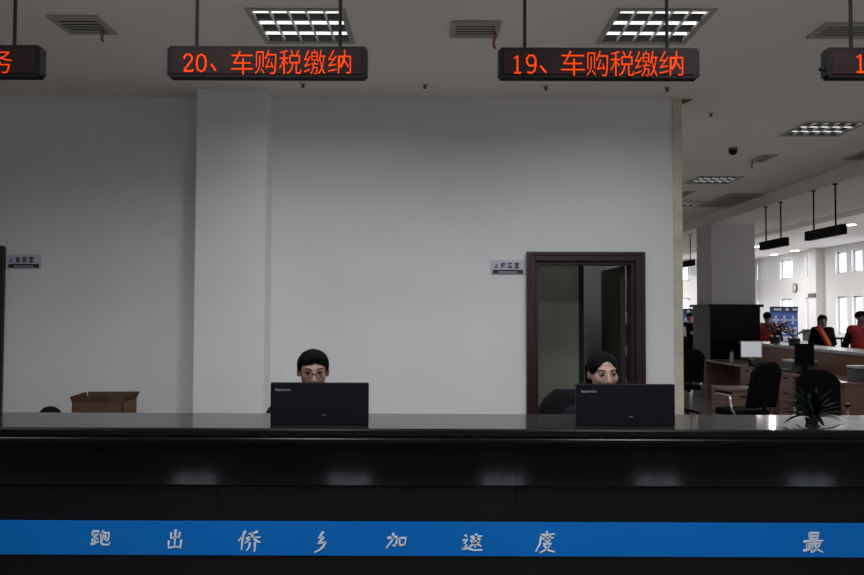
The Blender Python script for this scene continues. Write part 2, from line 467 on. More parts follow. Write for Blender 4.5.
# big square column with granite wainscot
cy1 = 14.6
cxa = ray(711.5, 260).x/ray(711.5, 260).y*cy1; cxb = ray(755, 260).x/ray(755, 260).y*cy1
cw = cxb-cxa
m = MB(); m.box(cxa, cxb, cy1, cy1+cw, 0, BZ); col_o = struct(m.build('column', mat('column_paint', (.58, .56, .555), .85)))
gz = P(730, 307, cy1-.06).z
m = MB()
for (a, b, c, d) in ((cxa-.06, cxb+.06, cy1-.06, cy1), (cxa-.06, cxb+.06, cy1+cw, cy1+cw+.06), (cxa-.06, cxa, cy1, cy1+cw), (cxb, cxb+.06, cy1, cy1+cw)):
    m.box(a, b, c, d, 0, gz)
m.build('granite_wainscot', M_granite2, col_o)
m = MB()
for (a, b, c, d) in ((cxa-.11, cxb+.11, cy1-.11, cy1), (cxa-.11, cxb+.11, cy1+cw, cy1+cw+.11), (cxa-.11, cxa, cy1, cy1+cw), (cxb, cxb+.11, cy1, cy1+cw)):
    m.box(a, b, c, d, gz, gz+.05)
m.build('granite_cap', M_granite2, col_o)

# damp stain on the ceiling past the wall end
q = [PZ(677, 97.3, CEIL-.003), PZ(696, 97.3, CEIL-.003), PZ(688, 102, CEIL-.003), PZ(682, 108.5, CEIL-.003)]
q[0].x = XE-.02; q[3].x = XE+.02
m = MB(); m.prism([(p.x, max(p.y, WY+.0)) for p in q], 'Z', CEIL-.004, CEIL-.001); o = m.build('ceiling_stain', M_stain); struct(o)

# ------------------------------------------------------------------ doorways
def door_frame(name, x0, x1, DZ):
    mb = MB(); y0, y1 = WY-.03, WY+.25
    for (a, b, c, d) in ((x0, x0+FT, 0, DZ), (x1-FT, x1, 0, DZ), (x0+FT, x1-FT, DZ-FT, DZ)):
        mb.box(a, b, y0, y1, c, d, bev=.006)
    fr = struct(mb.build(name, M_red, origin=((x0+x1)/2, WY, 0)))
    mb = MB(); s = .03     # inner stop moulding set back from the casing
    for (a, b, c, d) in ((x0+FT, x0+FT+s, 0, DZ-FT), (x1-FT-s, x1-FT, 0, DZ-FT), (x0+FT+s, x1-FT-s, DZ-FT-s, DZ-FT)):
        mb.box(a, b, WY+.02, WY+.19, c, d)
    mb.build('frame_stop', M_red, fr)
    mb = MB(); s = .028    # raised outer moulding
    for (a, b, c, d) in ((x0-.004, x0+s, 0, DZ+.004), (x1-s, x1+.004, 0, DZ+.004), (x0+s, x1-s, DZ-s, DZ+.004)):
        mb.box(a, b, WY-.04, WY-.03, c, d, bev=.004)
    mb.build('casing_moulding', M_red, fr)
    return fr
fr1 = door_frame('door_1', DX0, DX1, DZ)
lf = .80
hx, hy = DX1-FT-.035, WY+.205
def leafpt(x, y): return (x, y)
mb = MB(); mb.box(hx-.042, hx, hy, hy+lf, .01, DZ-FT-.03, bev=.003)
ang = math.radians(1.5)
dl = mb.build('door_leaf', M_door, fr1)
mb = MB()
for z in (.35, .95, 1.25, 1.55, 1.86):
    pz = z
    mb.cyl((hx+.006, hy-.008, pz-.05), (hx+.006, hy-.008, pz+.05), .009, seg=10)
    mb.box(hx-.005, hx+.03, hy-.014, hy-.008, pz-.05, pz+.05)
for py in ():
    pass
mb.build('hinge', M_steel, dl)
mb = MB(); mb.cyl((hx-.042, hy+lf-.07, 1.0), (hx-.095, hy+lf-.07, 1.0), .011, seg=10); mb.tube([(hx-.09, hy+lf-.07, 1.0), (hx-.095, hy+lf-.12, 1.0), (hx-.09, hy+lf-.19, .998)], .010)
mb.build('door_handle', M_steel, dl, smooth=True)
fr2 = door_frame('door_2', LDX0, LDX1, LDZ)
mb = MB(); mb.box(LDX0+FT+.004, LDX1-FT-.004, WY+.10, WY+.145, .01, LDZ-FT-.004, bev=.003); dl2 = mb.build('door_leaf', M_red, fr2)
mb = MB(); mb.cyl((LDX0+FT+.08, WY+.10, 1.0), (LDX0+FT+.08, WY+.05, 1.0), .011, seg=10); mb.tube([(LDX0+FT+.08, WY+.05, 1.0), (LDX0+FT+.2, WY+.05, 1.0)], .01); mb.build('door_handle', M_steel, dl2, smooth=True)

# tall filing cabinet seen through the doorway
cbx0 = 1.0-.36; cy = 7.75
cbx1 = P(584, 330, cy).x
t = thing('storage_cabinet', 'tall grey-green metal cabinet standing inside the open doorway', 'cabinet', ((cbx0+cbx1)/2, cy+.2, 0))
mb = MB(); mb.box(cbx0, cbx1, cy, cy+.42, 0, 2.35, bev=.004); mb.build('body', M_dark, t)
xm = P(560, 330, cy).x; xs_ = P(548, 330, cy).x
for (a, b, hxx) in ((cbx0+.005, xs_-.19, None), (xs_-.185, cbx1-.055, xs_)):
    mb = MB(); mb.box(a, b, cy-.02, cy-.001, .05, 2.32, bev=.004); d = mb.build('door', M_green, t)
    mb = MB(); zz = 1.08 if hxx else 1.15; x_ = (hxx or a+.05)-.13
    mb.box(x_, x_+.022, cy-.034, cy-.019, zz, zz+.16, bev=.004); mb.build('handle', M_dark, d)
    if hxx:
        mb = MB(); mb.box(x_, x_+.022, cy-.032, cy-.019, 1.86, 2.0, bev=.004); mb.build('door_latch', M_dark, d)

# wall plaques
def plaque(px0, px1, py0, py1, txt, label, mirror=False):
    a, b = P(px0, py1, WY-.015), P(px1, py0, WY-.015)
    t = thing('door_sign', label, 'sign', ((a.x+b.x)/2, WY-.015, a.z), 'room plaques on the back wall')
    h = b.z-a.z
    mb = MB(); mb.box(a.x, b.x, WY-.012, WY, a.z, b.z, bev=.002); mb.build('board', M_plaq, t)
    mb = MB(); mb.box(a.x+.012, b.x-.012, WY-.016, WY-.011, a.z+.004, a.z+h*.30); st_ = mb.build('navy_strip', M_plaqd, t)
    mb = MB(); mb.box(a.x+.06, b.x-.06, WY-.018, WY-.0155, a.z+h*.10, a.z+h*.16); mb.build('strip_line', M_plaq, st_)
    w = b.x-a.x; x0 = a.x+w*(.05 if mirror else .09)
    for k, ch_ in enumerate(txt):
        mb = MB(); xk = x0+w*(.19+.205*k); put_text(mb, ch_, xk, xk+w*.15, a.z+h*.40, a.z+h*.82, WY-.0155, .004, offset=.03); mb.build('character', M_plaqd, t)
    mb = MB()
    # small emblem: a peaked roof over a bar
    mb.prism([(x0, a.z+h*.44), (x0+w*.12, a.z+h*.44), (x0+w*.12, a.z+h*.50), (x0, a.z+h*.50)], 'Y', WY-.0155, WY-.011)
    mb.prism([(x0+.005, a.z+h*.54), (x0+w*.06, a.z+h*.72), (x0+w*.115, a.z+h*.54), (x0+w*.06, a.z+h*.60)], 'Y', WY-.0155, WY-.011)
    mb.build('emblem', M_plaqd, t)
plaque(491.5, 524.5, 260, 273.8, '档案室', 'white and navy room plaque beside the open doorway')
plaque(7, 40.5, 254, 268, '会议室', 'white and navy room plaque at the far left end of the wall', True)

# ================================================================== SERVICE COUNTER (foreground)
CT = 1.08
YN = PZ(432, 429, CT).y; YK = PZ(432, 413.8, CT).y
CX0, CX1 = -6.2, 5.55
ctr = thing('service_counter', 'long black polished granite service counter across the front', 'counter', (0, YN+.3, 0))
mb = MB()
mb.prism([(YN+.010, CT), (YK, CT), (YK, CT-.04), (YN+.0105, CT-.04)], 'X', CX0, CX1)
mb.build('countertop', M_top, ctr)
mb = MB()
mb.prism([(YN+.0035, CT-.0025), (YN+.006, CT-.0004), (YN+.0095, CT), (YN+.0102, CT-.001), (YN+.0102, CT-.04), (YN+.055, CT-.0405), (YN+.055, CT-.052), (YN+.03, CT-.06), (YN+.006, CT-.058), (YN+.0015, CT-.046), (YN+.006, CT-.041), (YN+.006, CT-.036), (YN, CT-.030), (YN, CT-.008)], 'X', CX0, CX1)
mb.build('edge_band', M_granite2, ctr)
mb = MB(); mb.prism([(YN+.03, CT-.06), (YN+.05, CT-.052), (YK-.02, CT-.04), (YK-.02, CT-.085), (YN+.085, CT-.085), (YN+.05, CT-.078)], 'X', CX0+.02, CX1-.02); mb.build('edge_moulding', M_granite2, ctr)
def zat(py, y): return P(432, py, y).z
yf = YN+.07
z1, z2 = CT-.085, zat(485.5, yf)
xsn = [CX0+.02 + k*1.31 for k in range(10)]; xsn[-1] = CX1-.02
for k in range(9):
    a, b = xsn[k]+.0008, xsn[k+1]-.0008
    mb = MB(); mb.prism([(yf+.022, z1), (yf+.06, z1), (yf+.06, z2), (yf-.006, z2), (yf-.006, z2+.004)], 'X', a, b); mb.build('upper_panel', M_granite, ctr)
    mb = MB(); mb.box(a, b, yf+.004, yf+.05, .12, z2-.006); mb.build('front_panel', M_granite2, ctr)
mb = MB(); mb.box(CX0+.02, CX1-.02, yf+.05, yf+.11, .0, CT-.05); mb.build('carcass', M_blackm, ctr)
mb = MB(); mb.box(CX0+.02, CX1-.02, yf+.02, yf+.05, 0, .12); mb.build('plinth', M_granite2, ctr)
# staff-side lower worktop
mb = MB(); mb.box(CX0+.1, CX1-.6, yf+.11, YK+.22, .72, .75, bev=.004); mb.build('staff_worktop', M_dtop, ctr)
for x in (-5.6, -3.2, -1.45, .25, 1.85, 3.4, 4.7):
    mb = MB(); mb.box(x, x+.03, yf+.11, YK+.2, 0, .72); mb.build('side_panel', M_tan, ctr)

# blue banner along the counter front
yb_ = yf+.003
ZB1, ZB0 = zat(521.7, yb_), zat(555.6, yb_)
bn = thing('banner_strip', 'long blue slogan strip with white brush lettering on the counter front', 'banner', (0, yb_, ZB0))
mb = MB(); mb.box(CX0+.05, CX1-.05, yb_-.004, yb_+.0008, ZB0, ZB1); mb.build('strip', M_blue, bn)
G = {
'跑': [[(.08,.68),(.06,.92)],[(.06,.92),(.36,.95),(.34,.70)],[(.08,.70),(.35,.72)],[(.22,.68),(.22,.2)],[(.22,.46),(.38,.48)],[(.1,.5),(.1,.2)],[(.02,.14),(.22,.18),(.42,.32)],
      [(.6,.97),(.54,.8),(.46,.64)],[(.53,.80),(.9,.84),(.88,.5),(.82,.34),(.74,.38)],[(.55,.62),(.76,.64),(.74,.47),(.56,.46)],[(.55,.62),(.54,.25),(.6,.12),(.9,.10),(.97,.26)]],
'出': [[(.52,.97),(.5,.55),(.5,.1)],[(.26,.82),(.24,.56),(.76,.60)],[(.78,.84),(.75,.54)],[(.14,.42),(.14,.08),(.86,.14)],[(.9,.46),(.86,.04)]],
'侨': [[(.3,.97),(.2,.72),(.02,.48)],[(.2,.70),(.19,.05)],[(.84,.95),(.66,.86),(.44,.83)],[(.34,.62),(.98,.68)],[(.66,.86),(.56,.62),(.32,.38)],[(.68,.65),(.8,.5),(.99,.42)],[(.54,.42),(.52,.2),(.4,.02)],[(.76,.44),(.76,-.02)]],
'乡': [[(.56,.99),(.42,.82),(.24,.68),(.62,.74)],[(.62,.74),(.4,.54),(.22,.42),(.74,.50)],[(.74,.50),(.6,.28),(.38,.12),(.06,.0)]],
'加': [[(.06,.66),(.52,.74),(.5,.4),(.42,.18),(.32,.26)],[(.33,.97),(.28,.5),(.04,.08)],[(.64,.66),(.66,.2)],[(.62,.64),(.94,.69),(.9,.22)],[(.66,.25),(.92,.28)]],
'速': [[(.12,.92),(.22,.79)],[(.03,.60),(.24,.64),(.12,.44),(.24,.36),(.06,.12)],[(.02,.14),(.3,.18),(.6,.06),(1.0,.08)],[(.38,.80),(.94,.85)],[(.44,.66),(.46,.45)],[(.44,.66),(.86,.69),(.81,.47)],[(.46,.47),(.82,.49)],[(.65,.99),(.63,.2)],[(.6,.46),(.36,.24)],[(.66,.46),(.94,.27)]],
'度': [[(.5,1.0),(.58,.9)],[(.18,.81),(.94,.87)],[(.24,.83),(.2,.4),(.0,.03)],[(.30,.65),(.9,.70)],[(.46,.76),(.48,.48)],[(.7,.78),(.68,.5)],[(.48,.5),(.68,.51)],[(.36,.38),(.78,.42),(.56,.15),(.22,-.02)],[(.42,.32),(.66,.1),(.99,.02)]],
'最': [[(.3,.97),(.31,.66)],[(.3,.96),(.73,.97),(.7,.66)],[(.31,.81),(.7,.82)],[(.31,.67),(.7,.68)],[(.02,.53),(.98,.59)],[(.2,.54),(.2,.12)],[(.44,.55),(.44,-.02)],[(.2,.40),(.44,.41)],[(.2,.27),(.44,.28)],[(.04,.08),(.52,.2)],[(.52,.42),(.86,.46),(.7,.2),(.48,.0)],[(.56,.38),(.75,.14),(1.0,.0)]],
}
for ch, px0, px1, py0, py1 in (('跑', 91, 111.5, 530, 546), ('出', 167, 183.5, 528.5, 549), ('侨', 238, 261, 530, 551), ('乡', 314, 330, 531, 552), ('加', 386, 407, 532, 549), ('速', 462, 483, 533, 551), ('度', 536, 555.5, 531, 552), ('最', 802.5, 823, 532, 552)):
    a, b = P(px0, py1, yb_), P(px1, py0, yb_); mb = MB()
    for st in G[ch]:
        pts = [(a.x+(b.x-a.x)*(x+.06*(y-.5)), a.z+(b.z-a.z)*y) for x, y in st]
        w0 = .0047
        n = len(pts); ws = [w0*(1.25-.7*i/max(1, n-1)) for i in range(n)]; ws[0] = w0*1.15
        ribbon(mb, pts, ws, yb_-.006, .0025)
    mb.build('character', M_white, bn)

# ------------------------------------------------------------------ LED signs
SY = 3.2
DIG = {'2': [[(.05,.74),(.08,.88),(.28,1),(.62,1),(.84,.86),(.84,.68),(.06,.08)],[(.04,.03),(.92,.03)],[(.92,.03),(.94,.14)]],
       '0': [[(.5,1),(.2,.9),(.06,.65),(.06,.35),(.2,.1),(.5,0),(.8,.1),(.94,.35),(.94,.65),(.8,.9),(.5,1)]],
       '1': [[(.15,.84),(.5,1),(.5,.02)],[(.12,.02),(.9,.02)]],
       '9': [[(.92,.62),(.74,.42),(.3,.42),(.08,.6),(.08,.8),(.28,1),(.7,1),(.92,.8),(.92,.4),(.8,.12),(.5,0),(.12,.06)]],
       ',': [[(.1,.95),(.9,.1)]]}
def led_sign(px0, px1, py0, py1, label, items, poles, grp='red LED signs hanging over the counter'):
    a, b = P(px0, py1, SY), P(px1, py0, SY)
    x0, x1, z0, z1_ = a.x, b.x, a.z, b.z
    t = thing('led_sign', label, 'sign', ((x0+x1)/2, SY+.04, z0), grp)
    mb = MB(); vs = mb.box(x0, x1, SY, SY+.05, z0, z1_)
    es = [e for e in mb.bm.edges if abs(e.verts[0].co.y-e.verts[1].co.y) > .03]
    bmesh.ops.bevel(mb.bm, geom=es, offset=.009, segments=2, affect='EDGES')
    mb.build('housing', M_signbox, t)
    e_ = .014
    mb = MB(); mb.box(x0+.022, x1-.022, SY-.003, SY+.001, z0+e_, z1_-e_); mb.build('display_panel', M_signface, t)
    for px in poles:
        p = P(px, py0, SY+.025)
        mb = MB(); mb.cyl((p.x, SY+.025, z1_-.004), (p.x, SY+.025, CEIL-.012), .0072, seg=12); mb.cyl((p.x, SY+.025, CEIL-.012), (p.x, SY+.025, CEIL), .03, seg=16); mb.build('hanger_rod', M_blackm, t, autos=True)
    for it in items:
        mb = MB(); ch, u0, u1, v0, v1 = it
        c, d = P(u0, v1, SY-.004), P(u1, v0, SY-.004)
        if ch in DIG:
            for st in DIG[ch]:
                ribbon(mb, [(c.x+(d.x-c.x)*x, c.z+(d.z-c.z)*y) for x, y in st], .0036, SY-.005, .003)
        else:
            put_text(mb, ch, c.x, d.x, c.z, d.z, SY-.005, .003, offset=-.012)
        mb.build('character', M_led, t)
    return t
led_sign(167, 367, 46.5, 76.8, 'hanging red LED sign reading 20, second from the left',
   [('2', 183.5, 193.5, 54.5, 71.5), ('0', 196, 206.5, 54.5, 71.5), (',', 210.5, 216.5, 63.5, 71.5), ('车', 231, 253, 51, 74.5), ('购', 255, 276.5, 50, 74), ('税', 279, 301.5, 50, 74), ('缴', 304, 325.5, 50, 74), ('纳', 328, 351, 50, 73.5)], (196.7, 340))
led_sign(498.5, 699.5, 48, 77.3, 'hanging red LED sign reading 19, over the monitor on the right',
   [('1', 513, 522, 55.5, 73), ('9', 526, 536.5, 55.5, 73), (',', 539.5, 547, 65.5, 73.5), ('车', 561, 584.5, 51, 75.5), ('购', 586.5, 608, 51, 76), ('税', 610.5, 634, 51, 76), ('缴', 635, 657.5, 51, 76), ('纳', 659.5, 683, 51, 75.5)], (524.8, 667))
led_sign(-160, 40.5, 45, 75.8, 'hanging LED sign at the left edge with a single red character in view', [('务', -11, 12, 49, 73)], (-128, 14.5))
s4 = led_sign(827, 1023, 48, 77.3, 'hanging LED sign at the right edge with a red 1', [('1', 855.5, 865.5, 54.5, 72.5)], (851, 995))
bp = P(820.5, 70, SY+.04); mb = MB(); mb.cyl((bp.x-.01, SY+.03, bp.z), (bp.x+.05, SY+.03, bp.z), .008, seg=10); mb.build('end_knob', M_blackm, s4)

# far hanging signs seen along the side counter
def far_sign(px0, px1, pyb0, pyb1, label, h=.128):
    # bottom edge runs along Y at constant height
    zb = 2.60
    A, B = PZ(px0, pyb0, zb), PZ(px1, pyb1, zb)   # A is the farther end
    x = (A.x+B.x)/2; y0, y1 = min(A.y, B.y), max(A.y, B.y)
    y1 = max(y1, y0+.83)
    t = thing('hanging_sign', label, 'sign', (x+.04, (y0+y1)/2, zb), 'dark signs hung over the side counter')
    mb = MB(); mb.box(x, x+.085, y0, y1, zb, zb+h, bev=.006); mb.build('housing', M_signbox, t)
    mb = MB(); mb.box(x-.002, x+.001, y0+.02, y1-.02, zb+.014, zb+h-.014); mb.build('display_panel', M_blackm, t)
    for f in (.2, .8):
        y = y0+(y1-y0)*f; mb = MB(); mb.cyl((x+.04, y, zb+h-.004), (x+.04, y, BZ-.012), .011, seg=10); mb.cyl((x+.04, y, BZ-.012), (x+.04, y, BZ), .035, seg=14); mb.build('hanger_rod', M_blackm, t, autos=True)
far_sign(804, 841, 241, 234, 'dark unlit sign hung over the side counter, nearest of that row')
far_sign(757.8, 785, 250.3, 245.6, 'dark unlit sign hung just right of the square column')
far_sign(679, 690, 268, 265.5, 'dark unlit sign hung between the wall end and the square column')

# ------------------------------------------------------------------ recessed ceiling lamps
def lamp(x, y, label, bright=True):
    t = thing('ceiling_light', label, 'light', (x, y, CEIL), 'square louvred ceiling lights')
    H = LH-.003; zt = CEIL+.11
    mb = MB()
    mb.box(x-H, x+H, y-H, y+H, zt, zt+.006)
    for (a, b, c, d) in ((x-H, x-H+.006, y-H, y+H), (x+H-.006, x+H, y-H, y+H), (x-H, x+H, y-H, y-H+.006), (x-H, x+H, y+H-.006, y+H)): mb.box(a, b, c, d, CEIL, zt)
    mb.build('tray', M_lampw, t)
    mb = MB(); o = LH+.012; i_ = LH-.022
    for (a, b, c, d) in ((x-o, x-i_, y-o, y+o), (x+i_, x+o, y-o, y+o), (x-i_, x+i_, y-o, y-i_), (x-i_, x+i_, y+i_, y+o)): mb.box(a, b, c, d, CEIL-.008, CEIL-.001)
    mb.build('rim', M_vent, t)
    for k in range(3):
        yy = y+(-1+k)*.190
        mb = MB(); mb.cyl((x-H+.015, yy, CEIL+.026), (x+H-.015, yy, CEIL+.026), .0105, seg=10); mb.build('tube', M_tube if bright else M_tubed, t, smooth=False)
    mb = MB(); hb = .045; q = H-.012
    for k in range(4):
        yy = y-q+2*q*k/3
        mb.prism([(yy-.010, CEIL+.004), (yy+.010, CEIL+.004), (yy+.004, CEIL+.004+hb), (yy-.004, CEIL+.004+hb)], 'X', x-q, x+q)
    mb.build('louver', M_loud, t)
    for k in range(6):
        xx = x-q+2*q*k/5; mb = MB(); mb.box(xx-.006, xx+.006, y-q, y+q, CEIL+.003, CEIL+.022); mb.build('cross_blade', M_lou, t)
    return t
lamp(*LAMPS[0], 'square louvred ceiling light behind the sign reading 20')
lamp(*LAMPS[1], 'square louvred ceiling light behind the sign reading 19')
lamp(*LAMPS[2], 'square louvred ceiling light at the right edge beyond the wall end', False)
lamp(*LAMPS[3], 'square louvred ceiling light above the square column', False)
lamp(*LAMPS[4], 'square louvred ceiling light half hidden by the wall end', False)

# vents
def vent(x0, x1, y0, y1, label, along='X', n=5):
    t = thing('ceiling_vent', label, 'vent', ((x0+x1)/2, (y0+y1)/2, CEIL), 'ceiling air vents')
    z0 = CEIL-.014; fw_ = .035
    mb = MB()
    for (a, b, c, d) in ((x0, x0+fw_, y0, y1), (x1-fw_, x1, y0, y1), (x0+fw_, x1-fw_, y0, y0+fw_), (x0+fw_, x1-fw_, y1-fw_, y1)): mb.box(a, b, c, d, z0, CEIL-.001)
    mb.build('frame', M_vent, t)
    mb = MB(); mb.box(x0+fw_, x1-fw_, y0+fw_, y1-fw_, CEIL-.004, CEIL-.001); mb.build('backing', M_ventd, t)
    mb = MB()
    for k in range(n):
        if along == 'X':
            yy = y0+fw_+(y1-y0-2*fw_)*(k+.5)/n; w = (y1-y0-2*fw_)/n*.42
            mb.prism([(yy-w, z0+.001), (yy+w, z0+.006), (yy+w, z0+.008), (yy-w, z0+.003)], 'X', x0+fw_, x1-fw_)
        else:
            xx = x0+fw_+(x1-x0-2*fw_)*(k+.5)/n; w = (x1-x0-2*fw_)/n*.42
            mb.prism([(xx-w, z0+.001), (xx+w, z0+.006), (xx+w, z0+.008), (xx-w, z0+.003)], 'Y', y0+fw_, y1-fw_)
    mb.build('slats', M_vent, t)
    return t
def vent_px(pa, pb, label, **k):
    a, b = PZ(*pa, CEIL), PZ(*pb, CEIL)
    return vent(min(a.x, b.x), max(a.x, b.x), min(a.y, b.y), max(a.y, b.y), label, **k)
vent_px((46, 15), (117.5, 33), 'square cream ceiling vent nearest the left edge')
vent_px((451, 20.5), (498, 36.5), 'square cream ceiling vent between the two ceiling lights')
a = PZ(806, 37, CEIL); b = PZ(826, 22, CEIL); vent(a.x, a.x+.62, b.y, a.y, 'wide ceiling vent above the sign at the right edge')
a = PZ(749, 161.5, CEIL); b = PZ(780, 154.5, CEIL); vent(a.x, b.x-.02, b.y, a.y, 'ceiling vent beside the black dome camera')
a = PZ(842, 159, CEIL); vent(a.x, 5.2, a.y-.5, a.y, 'dark ceiling vent at the right edge above the hanging signs')
a = PZ(735, 206.5, CEIL); b = PZ(758, 193.5, CEIL); vent(b.x-.45, min(5.2, b.x+.2), b.y, a.y, 'long ceiling vent in front of the square column', along='Y')
a = PZ(682, 198, CEIL); b = PZ(703, 191, CEIL); vent(a.x-.2, b.x-.12, b.y, a.y, 'ceiling vent near the wall end')

# ribbons on the vents
def ribbon_strip(px, py0, py1, label):
    Y = PZ(px, py0, CEIL-.014).y; a, b = P(px, py0, Y), P(px, py1, Y)
    mb = MB(); n = 9
    pts = [(a.x+.006*math.sin(k*.9), Y+.006*math.cos(k*1.1), CEIL-.012-(a.z-b.z+.01)*k/(n-1)) for k in range(n)]
    w = .009
    for p, q in zip(pts, pts[1:]):
        mb.quad((p[0]-w, p[1], p[2]), (p[0]+w, p[1], p[2]), (q[0]+w, q[1], q[2]), (q[0]-w, q[1], q[2]))
    bmesh.ops.remove_doubles(mb.bm, verts=mb.bm.verts[:], dist=1e-5)
    bmesh.ops.solidify(mb.bm, geom=mb.bm.faces[:], thickness=.0012)
    tag(mb.build('vent_ribbon', M_ribbon), label, 'ribbon', 'red ribbons on the air vents')
ribbon_strip(102.5, 31, 41, 'short red ribbon hanging from the vent at the left')
ribbon_strip(494.5, 31, 48, 'red ribbon hanging from the vent between the ceiling lights')
ribbon_strip(752, 160, 168, 'thin ribbon hanging from the vent by the dome camera')

# sprinklers
for px, py, lb in ((425, 84.5, 'small ceiling sprinkler left of the sign reading 19'), (546, 86, 'small ceiling sprinkler under the left end of the sign reading 19'),
                   (667, 87.5, 'small ceiling sprinkler under the right end of the sign reading 19'), (303, 83.5, 'small ceiling sprinkler under the sign reading 20'), (711, 113, 'small ceiling sprinkler just past the wall end')):
    c = PZ(px, py, CEIL)
    t = thing('ceiling_sprinkler', lb, 'sprinkler', (c.x, c.y, CEIL), 'ceiling sprinklers')
    mb = MB(); mb.cyl((c.x, c.y, CEIL-.006), (c.x, c.y, CEIL), .03, seg=18); mb.build('escutcheon', M_offw, t)
    mb = MB(); mb.cyl((c.x, c.y, CEIL-.03), (c.x, c.y, CEIL-.006), .012, seg=10); mb.cyl((c.x, c.y, CEIL-.034), (c.x, c.y, CEIL-.03), .016, seg=14); mb.build('head', M_greyp, t)
# dome camera
c = PZ(733, 148, CEIL)
t = thing('dome_camera', 'black dome security camera on the ceiling past the wall end', 'camera', (c.x, c.y, CEIL))
mb = MB(); mb.cyl((c.x, c.y, CEIL-.03), (c.x, c.y, CEIL), .05, .055, seg=20); mb.build('mount', M_greyp, t, autos=True)
mb = MB(); mb.ell((c.x, c.y, CEIL-.035), (.048, .048, .045)); mb.build('dome', M_blackp, t, smooth=True)

# downlights in the upper ceiling
for i, (px, py, lb) in enumerate(((769.5, 233.5, 'round downlight above the sign right of the column'), (850, 224, 'round downlight above the nearest hanging sign'), (795, 250, 'round downlight between the two hanging signs, right of its pair'),
                      (774, 254, 'round downlight below the sign right of the column'), (756.5, 246, 'round downlight touching the column edge'))):
    c = PZ(px, py, UC)
    t = thing('downlight', lb, 'light', (c.x, c.y, UC), 'round downlights in the bright hall')
    mb = MB(); mb.cyl((c.x, c.y, UC-.02), (c.x, c.y, UC), .17, .18, seg=24); mb.build('trim_ring', M_offw, t, autos=True)
    mb = MB(); mb.cyl((c.x, c.y, UC-.028), (c.x, c.y, UC-.018), .13, seg=24); mb.build('lens', M_down, t)

# ================================================================== MONITORS ON THE COUNTER
def monitor(px0, px1, py0, label):
    Y = YN+.10
    a = P(px0, 425, Y); b = P(px1, py0, Y)
    x0, x1, z1_ = a.x, b.x, b.z; xc = (x0+x1)/2; z0 = CT+.0006
    t = thing('computer_monitor', label, 'monitor', (xc, Y+.06, CT), 'black monitors on the service counter')
    mb = MB(); mb.box(x0, x1, Y, Y+.028, z0, z1_, bev=.004); mb.build('back_shell', M_blackp, t)
    mb = MB(); mb.box(x0+.012, x1-.012, Y+.0275, Y+.0295, z0+.016, z1_-.012); mb.build('screen', M_blackm, t)
    mb = MB(); mb.box(xc-.035, xc+.035, Y+.03, Y+.055, CT+.012, z0+.10, bev=.004); mb.build('stand_neck', M_blackp, t)
    mb = MB(); mb.box(xc-.11, xc+.11, Y+.035, Y+.19, CT, CT+.013, bev=.004); mb.build('stand_base', M_blackp, t)
    mb = MB(); w = (x1-x0)
    put_text(mb, 'lenovo', x0+w*.05, x0+w*.205, z1_-w*.085, z1_-w*.055, Y-.0012, .0015, offset=.006); mb.build('logo', M_greyp if False else MATS['logo_grey'], t)
    mb = MB(); mb.box(x0+w*.53, x0+w*.57, Y-.001, Y+.001, z1_-w*.335, z1_-w*.32); mb.build('status_mark', MATS['mark_grey'], t)
    return t
mat('logo_grey', (.17, .17, .19), .5)
mat('mark_grey', (.05, .05, .055), .5)
monitor(270, 368.5, 383, 'black monitor in front of the person wearing glasses')
monitor(576.5, 675, 384.5, 'black monitor in front of the person with hair pulled back')

# ================================================================== PEOPLE
def xf(M): return lambda p: M @ Vector(p)
def hand(mb, wrist, d, up, side, s=1.0, curl=.5):
    """palm and five unequal bent fingers. d: direction of the fingers, up: back of the hand, side: thumb side"""
    d = Vector(d).normalized(); up = Vector(up).normalized(); side = Vector(side).normalized(); w = Vector(wrist)
    for k in (-1, 0, 1): mb.cap(w+d*.012*s+side*.016*k*s, .015*s, w+d*.078*s+side*.026*k*s, .0125*s)
    for k, L in ((1.5, .062), (.5, .074), (-.5, .070), (-1.5, .054)):
        b0 = w+d*.078*s+side*.0185*k*s; r = .0085*s
        d1 = (d*math.cos(curl*.6)-up*math.sin(curl*.6)); d2 = (d*math.cos(curl*1.5)-up*math.sin(curl*1.5)); d3 = (d*math.cos(curl*2.2)-up*math.sin(curl*2.2))
        p1 = b0+d1*L*.45*s; p2 = p1+d2*L*.32*s; p3 = p2+d3*L*.25*s
        mb.cap(b0, r*1.1, p1, r); mb.cap(p1, r, p2, r*.93); mb.cap(p2, r*.93, p3, r*.8)
    t0 = w+d*.025*s+side*.026*s; t1 = t0+(d*.6+side*.75-up*.2).normalized()*.034*s; t2 = t1+(d*.9+side*.25-up*.3).normalized()*.03*s
    mb.cap(t0, .013*s, t1, .0105*s); mb.cap(t1, .0105*s, t2, .0085*s)

def head_shapes(mb, T, fem=False):
    def e(c, r): mb_e(mb, T, c, r)
    e((0, .012, .035), (.075, .093, .071)); e((0, -.018, -.015), (.066 if not fem else .063, .076, .092))
    e((0, -.045, -.085), (.041 if not fem else .035, .042, .031)); e((0, -.01, -.055), (.058 if not fem else .053, .06, .055))
    for s in (-1, 1):
        e((s*.034, -.058, -.02), (.030, .028, .033)); e((s*(.070 if fem else .077), .014 if fem else .012, -.010 if fem else -.004), (.010, .019, .026 if fem else .031))
        mb.cap(T((s*.010, -.084, .026)), .0095, T((s*.040, -.074, .030)), .0105)
        e((s*.011, -.098, -.036), (.009, .010, .0085))
        e((s*.032, -.081, .0085), (.0155, .0095, .0095))   # lids
    mb.cap(T((0, -.088, .016)), .0085, T((0, -.108, -.031)), .0125)
    mb.cap(T((-.018, -.084, -.062)), .0075, T((.018, -.084, -.062)), .0075)
def mb_e(mb, T, c, r):
    g = bmesh.ops.create_uvsphere(mb.bm, u_segments=20, v_segments=14, radius=1); vs = g['verts']
    for v in vs: v.co = T((v.co.x*r[0]+c[0], v.co.y*r[1]+c[1], v.co.z*r[2]+c[2]))
    return vs
